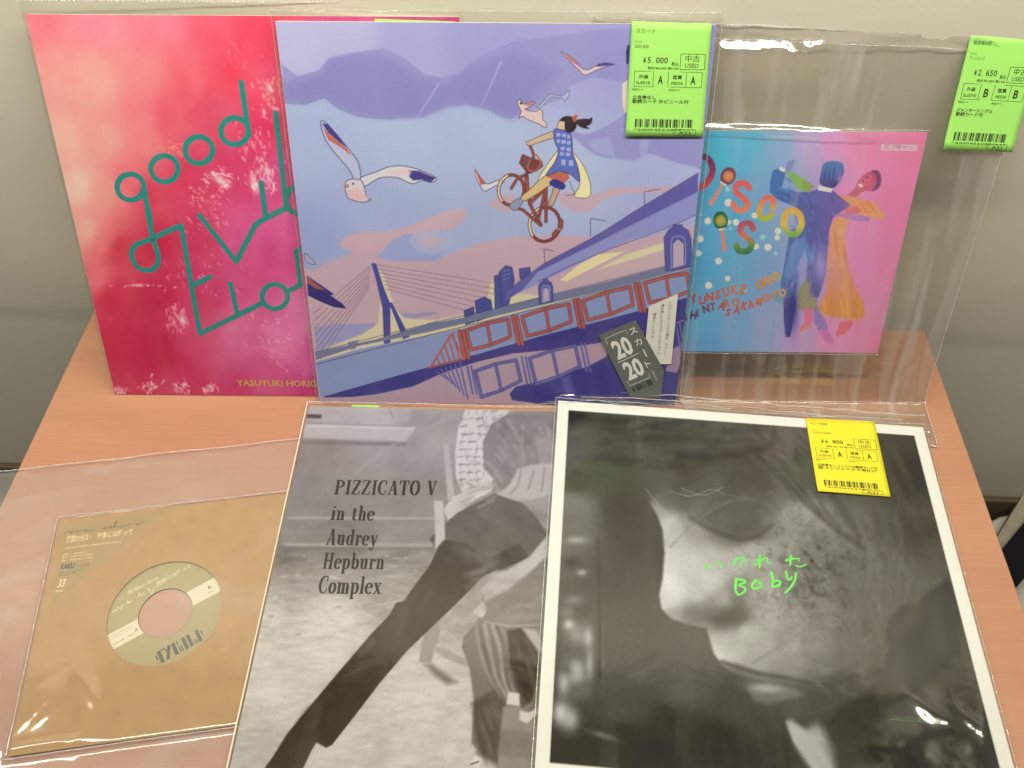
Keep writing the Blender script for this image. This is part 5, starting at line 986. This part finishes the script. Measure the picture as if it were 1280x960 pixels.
    K.build('printed_note', plain('dull_green_ink', (.10, .19, .06), .5), t)
    s = film(t, (-2.5, -3, 318, 325.5), (0, 0, S, S), 3, M_film, 73, .34, lip=6.0, bumps=((262, 70, 13, 6, -.85, 1.25), (276, 62, 5, 3, -.6, .6), (291, 64, 7, 3.2, -1.2, .9), (298, 58, 6, 3, -1.4, .9), (40, 308, 40, 3, -.06, 1.1), (120, 309, 60, 2.5, .02, .8), (250, 70, 22, 22, 0, 1.2))+creases(18, 14, (4, 314, 314, 325), (5, 24), (1.0, 1.8), (.3, .9), (-.15, .1))+creases(10, 15, (240, 2, 312, 30), (5, 16), (1.4, 2.4), (.2, .5), (-1.2, 1.2)))
    bead(s, [(-2.3, -3, -1), (-2.3, 321, -1)], .4, M_seam, 81, wob=.3); bead(s, [(-2.3, 325.4, 3.5), (80, 325.8, 5), (200, 325.2, 4), (317.8, 325.3, 3)], .6, M_seam, 82, wob=1.8); bead(s, [(-2, 317.2, .5), (120, 317.6, 1), (317, 317.3, .4)], .35, M_seam, 84, wob=1.6); bead(s, [(20, 320, 2), (90, 323, 3), (150, 319, 1.5)], .5, M_seam, 85, name='crease_highlight', wob=2.2); bead(s, [(4, 312, .8), (34, 318, 1.5), (60, 313, .8)], .35, M_seam, 86, name='crease_highlight', wob=1.4); bead(s, [(150, 322, 2), (240, 318, 2), (300, 322, 1.5)], .45, M_seam, 87, name='crease_highlight', wob=2); bead(s, [(317.8, -3, -1.4), (317.8, 321, -1.4)], .3, M_seam, 83, wob=.2)  # wavy tubes added at the top lip for its highlight lines
    price_tag(PORTRAIT, s, [(1007, 522.5), (1093, 527), (1113.5, 621), (1022, 614.5)], M_yellow, 1.5, 'yellow price tag, six thousand eight hundred yen', 'キレーラ安保基', 'いかれたBABY', ('6', '800'), '税抜¥6,182-税10%', 'A', [('公告帯なし インナー付歌詞カード付', .90), ('盤:スレジャケ少々有焼け', .88)], '*2000456278911*', 'A21', curl=.8)

# ---------- seven inch single in kraft paper, front left
def kraft_record():
    W7 = 184.; cx, cy = KRAFT.read(206, 764.5); R0, R1 = 41.5, 19.4
    t = thing('record_single', 'single in brown kraft sleeve with round cut-out showing its olive label, at front left', 'record single', KRAFT)
    def annulus_plate(w_, h_, r, z0, z1, n=64):
        V = []; 
        def sq(a):
            c, s_ = math.cos(a), math.sin(a); k = min((w_-cx if c > 0 else cx)/max(abs(c), 1e-6), (h_-cy if s_ > 0 else cy)/max(abs(s_), 1e-6)); return cx+c*k, cy+s_*k
        A = sorted([2*math.pi*i/n for i in range(n)]+[math.atan2(y-cy, x-cx) % (2*math.pi) for x in (0, w_) for y in (0, h_)]); m_ = len(A)
        for zz in (z1, z0):
            V += [(cx+r*math.cos(a), cy+r*math.sin(a), zz) for a in A]; V += [(*sq(a), zz) for a in A]
        F = []
        for i in range(m_):
            j = (i+1) % m_; F += [(i, m_+i, m_+j, j), (2*m_+j, 3*m_+j, 3*m_+i, 2*m_+i), (j, 2*m_+j, 2*m_+i, i), (m_+i, 3*m_+i, 3*m_+j, m_+j)]
        return V, F
    Mk = plain('kraft_paper', (.44, .268, .108), .65, .2, .25, 70, .07)
    v, f = annulus_plate(W7, W7, R0, -.5, 0); sl = put('paper_sleeve', v, f, Mk, t)
    v, f = annulus_plate(W7, W7, R0, -2.3, -2.2); put('sleeve_back', v, f, Mk, t)
    def disc(r0, r1, z0, z1, n=72):
        V = [(cx+r*math.cos(2*math.pi*i/n), cy+r*math.sin(2*math.pi*i/n), zz) for zz in (z1, z0) for r in (r0, r1) for i in range(n)]
        F = []
        for i in range(n):
            j = (i+1) % n; F += [(i, n+i, n+j, j), (3*n+i, 2*n+i, 2*n+j, 3*n+j), (j, 2*n+j, 2*n+i, i), (n+i, 3*n+i, 3*n+j, n+j)]
        return V, F
    v, f = disc(R1, 87, -2.1, -1.46); rec = put('vinyl_disc', v, f, plain('black_vinyl', (.012, .012, .013), .25), t)
    v, f = disc(R1+.15, 43.5, -1.45, -1.4); put('record_label', v, f, plain('olive_label', (.40, .345, .175), .6, .3, .1, 900), rec)
    cx_, cy_ = cx, cy
    e = np.array(KRAFT.read(278, 727))-np.array(KRAFT.read(140, 802)); e /= np.hypot(*e); nrm = np.array([-e[1], e[0]])
    def at(a, b): return (cx_+e[0]*a+nrm[0]*b, cy_+e[1]*a+nrm[1]*b)
    K = Ink(w=-1.38)
    for sg in (-1, 1):
        pts = [at(sg*(math.sqrt(R1**2-b*b)+.4), b) for b in np.linspace(-6.6, 6.6, 9)]+[at(sg*(math.sqrt(42.5**2-b*b)), b) for b in np.linspace(6.6, -6.6, 9)]
        K.add(pts, [tuple(range(18)) if sg < 0 else tuple(reversed(range(18)))])
    for (tx, a, b, wd, h) in (('昼間の光は', -13, 32, 24, 2.4), ('午後には降って', 8, 27.5, 27, 2.6), ('mei ehara', -27, 21.5, 0, 0)):
        if wd: K.type(tx, at(a-5, b-2.5), tuple(e), tuple(nrm*h/.7), fit=wd, bold=.01)
    s_ = [(-34, 18), (-32.5, 20), (-31, 18), (-29.5, 20.4), (-28, 18.2), (-26, 20)], [(-23, 19), (-21.5, 21.5), (-21, 18.8), (-19, 20.5)], [(-14, 20), (-12, 22.5), (-11.5, 19.4), (-9, 21)], [(-6, 24), (-5, 20), (-3.6, 24.4), (-5, 16.4), (-1, 21)], [(1, 20), (2.4, 23), (3.6, 20), (5.8, 23), (6.6, 20.4)]
    for q in s_: K.line([at(p[0]+1.5, p[1]+3.6) for p in curve_pts(q, False, 4)], .55)
    K.build('label_printing', plain('cream_ink', (.74, .69, .52), .6), rec)
    K = Ink(w=-1.36)
    K.type('A', at(33.5, -.5), tuple(e*3.6), tuple(nrm*4.4), bold=.02); K.type('33rpm', at(32.5, -3.8), tuple(e), tuple(nrm*2), fit=4.6); K.type('A', at(-24.5, -2.6), tuple(e*4.2), tuple(nrm*4.2), shear=.4); K.type('mono', at(-29.5, -3.4), tuple(e), tuple(nrm*2), fit=4.4); K.type('KAKU-083', at(-40, -3.6), tuple(e), tuple(nrm*1.8), fit=8)
    K.line([at(-41, 4), at(-24, 4)], .2); K.line([at(-40, 1.8), at(-24, 1.8)], .2)
    # barred logo along the lower rim
    x = -17.5; b0 = -36; H = 10
    for kind in 'sldxlhllnls':
        if kind == 's': K.line([at(x, b0+H*.35), at(x, b0+H*.75)], 1.0, caps=False); x += 2.0
        elif kind == 'l': K.line([at(x+.6, b0-.2), at(x+.6, b0+H)], 2.5, caps=False); x += 3.6
        elif kind == 'd': K.line([at(x-2, b0+H-.4), at(x+.6, b0+H-.8)], 1.0, caps=False); x += .6
        elif kind == 'x': K.line([at(x, b0), at(x+4.4, b0+H)], 2.2, caps=False); K.line([at(x+.2, b0+H), at(x+2, b0+H*.55)], 1.0, caps=False); x += 6.4
        elif kind == 'h': K.line([at(x, b0), at(x, b0+H*.42)], .9, caps=False); K.line([at(x, b0+H*.6), at(x, b0+H)], .9, caps=False); K.line([at(x+1.6, b0), at(x+1.6, b0+H*.5)], .9, caps=False); x += 4.0
        elif kind == 'n': K.line([at(x, b0), at(x, b0+H*.4)], .8, caps=False); K.line([at(x+1.3, b0), at(x+1.3, b0+H*.3)], .8, caps=False); x += 3.0
    K.build('label_logo', plain('dark_olive_ink', (.075, .075, .055), .6), rec)
    # printed triangle in the corner of the sleeve
    z = Z(60, 630, 8); K = Ink(KRAFT, .04)
    q = [KRAFT.read(*p) for p in z((165, 215), (1180, 60), (30, 940))]; q = [KRAFT.read(*z((160, 208))[0]), KRAFT.read(*z((1180, 70))[0]), KRAFT.read(*z((30, 1010))[0])]
    K.add(q, [(0, 2, 1)]); K.build('printed_corner', plain('olive_print', (.385, .275, .115), .62, .25, .1, 900, .05), t)
    K = Ink(KRAFT, .1)
    for tx, a, b, h in (('昼間の光は・', (178, 382), (430, 352), 4.6), ('午後には降って', (486, 342), (842, 300), 4.2)): K.type_photo(tx, z(a)[0], z(b)[0], h, bold=.015)
    K.type_photo('words & music written by mei ehara', z((165, 452))[0], z((725, 382))[0], 1.9, bold=.015)
    for tx, a, b in (('guitar    mei ehara', (145, 515), (380, 486)), ('bass    Coff, drums Kohei', (140, 545), (445, 506)), ('keys    recorded in Tokyo', (135, 575), (450, 540))): K.type_photo(tx, z(a)[0], z(b)[0], 1.7, bold=.01)
    K.type_photo('33', z((92, 835))[0], z((160, 825))[0], 6.5, slant=.15, bold=.03); K.type_photo('stereo', z((72, 885))[0], z((152, 875))[0], 2.6, bold=.02)
    K.build('printed_credits', plain('cream_print', (.80, .62, .34), .6), t)
    K = Ink(KRAFT, .1)
    K.type_photo('KAKU', z((122, 652))[0], z((262, 638))[0], 4.2, bold=.05); K.type_photo('RHYTHM', z((290, 630))[0], z((415, 612))[0], 1.6); K.type_photo('made in japan, all rights reserved', z((104, 696))[0], z((360, 660))[0], 1.3); K.type_photo('2019 KAKU-083', z((100, 720))[0], z((280, 696))[0], 1.3)
    def cur(*P_): K.photo(z(*P_), .55, .4, smooth=True)
    cur((170, 288), (215, 268), (235, 280), (222, 298), (262, 268), (272, 280), (300, 268), (330, 262)); cur((340, 268), (372, 262), (392, 250), (372, 262), (392, 276), (425, 256), (440, 262), (478, 250))
    cur((545, 248), (580, 228), (565, 250), (600, 240), (632, 220), (618, 236), (640, 240), (690, 170), (665, 235), (690, 222), (704, 234), (760, 208), (735, 222), (750, 236), (790, 212), (812, 200), (822, 196), (822, 214)); cur((880, 210), (915, 182), (890, 205), (930, 200), (955, 172))
    K.build('printed_signature', plain('dark_print', (.06, .045, .03), .6), t, 'black cursive signature and small print')
    s = film(t, (-116, -66, 250, 238), (0, 0, W7, W7), 2.3, M_film_stiff, 97, .30, .9, res=2.0, gap=.35, fall=5, bumps=((16, 40, 20, 34, .5, 1.5), (40, 48, 14, 5, -1.05, .85), (50, 32, 10, 4, -1.2, .75), (24, 5, 26, 3, 0, 1.0))+creases(8, 21, (0, 0, 60, 50), (6, 20), (2, 4), (.2, .45), (-1, 1))+creases(14, 22, (-20, 228, 190, 237), (6, 28), (1.0, 2.0), (.4, .9), (-.1, .1)), lip=1.6)
    bead(s, [(-1.5, 1, .4), (-1.6, W7+1.5, .3)], .45, M_seam, 91, wob=.4); bead(s, [(0, W7+2, .2), (W7, W7+2, .2)], .5, M_seam, 92, wob=.4); bead(s, [(-3, -2, .8), (90, -1.6, .8), (W7, -1.5, .4)], .5, M_seam, 93, wob=.8)
    bead(s, [(-116, 237.6, .6), (60, 238, .8), (190, 238, .6)], .6, M_seam, 94, wob=1.4)
pink_record(); violet_record(); dance_record(); grey_record(); portrait_record(); kraft_record()
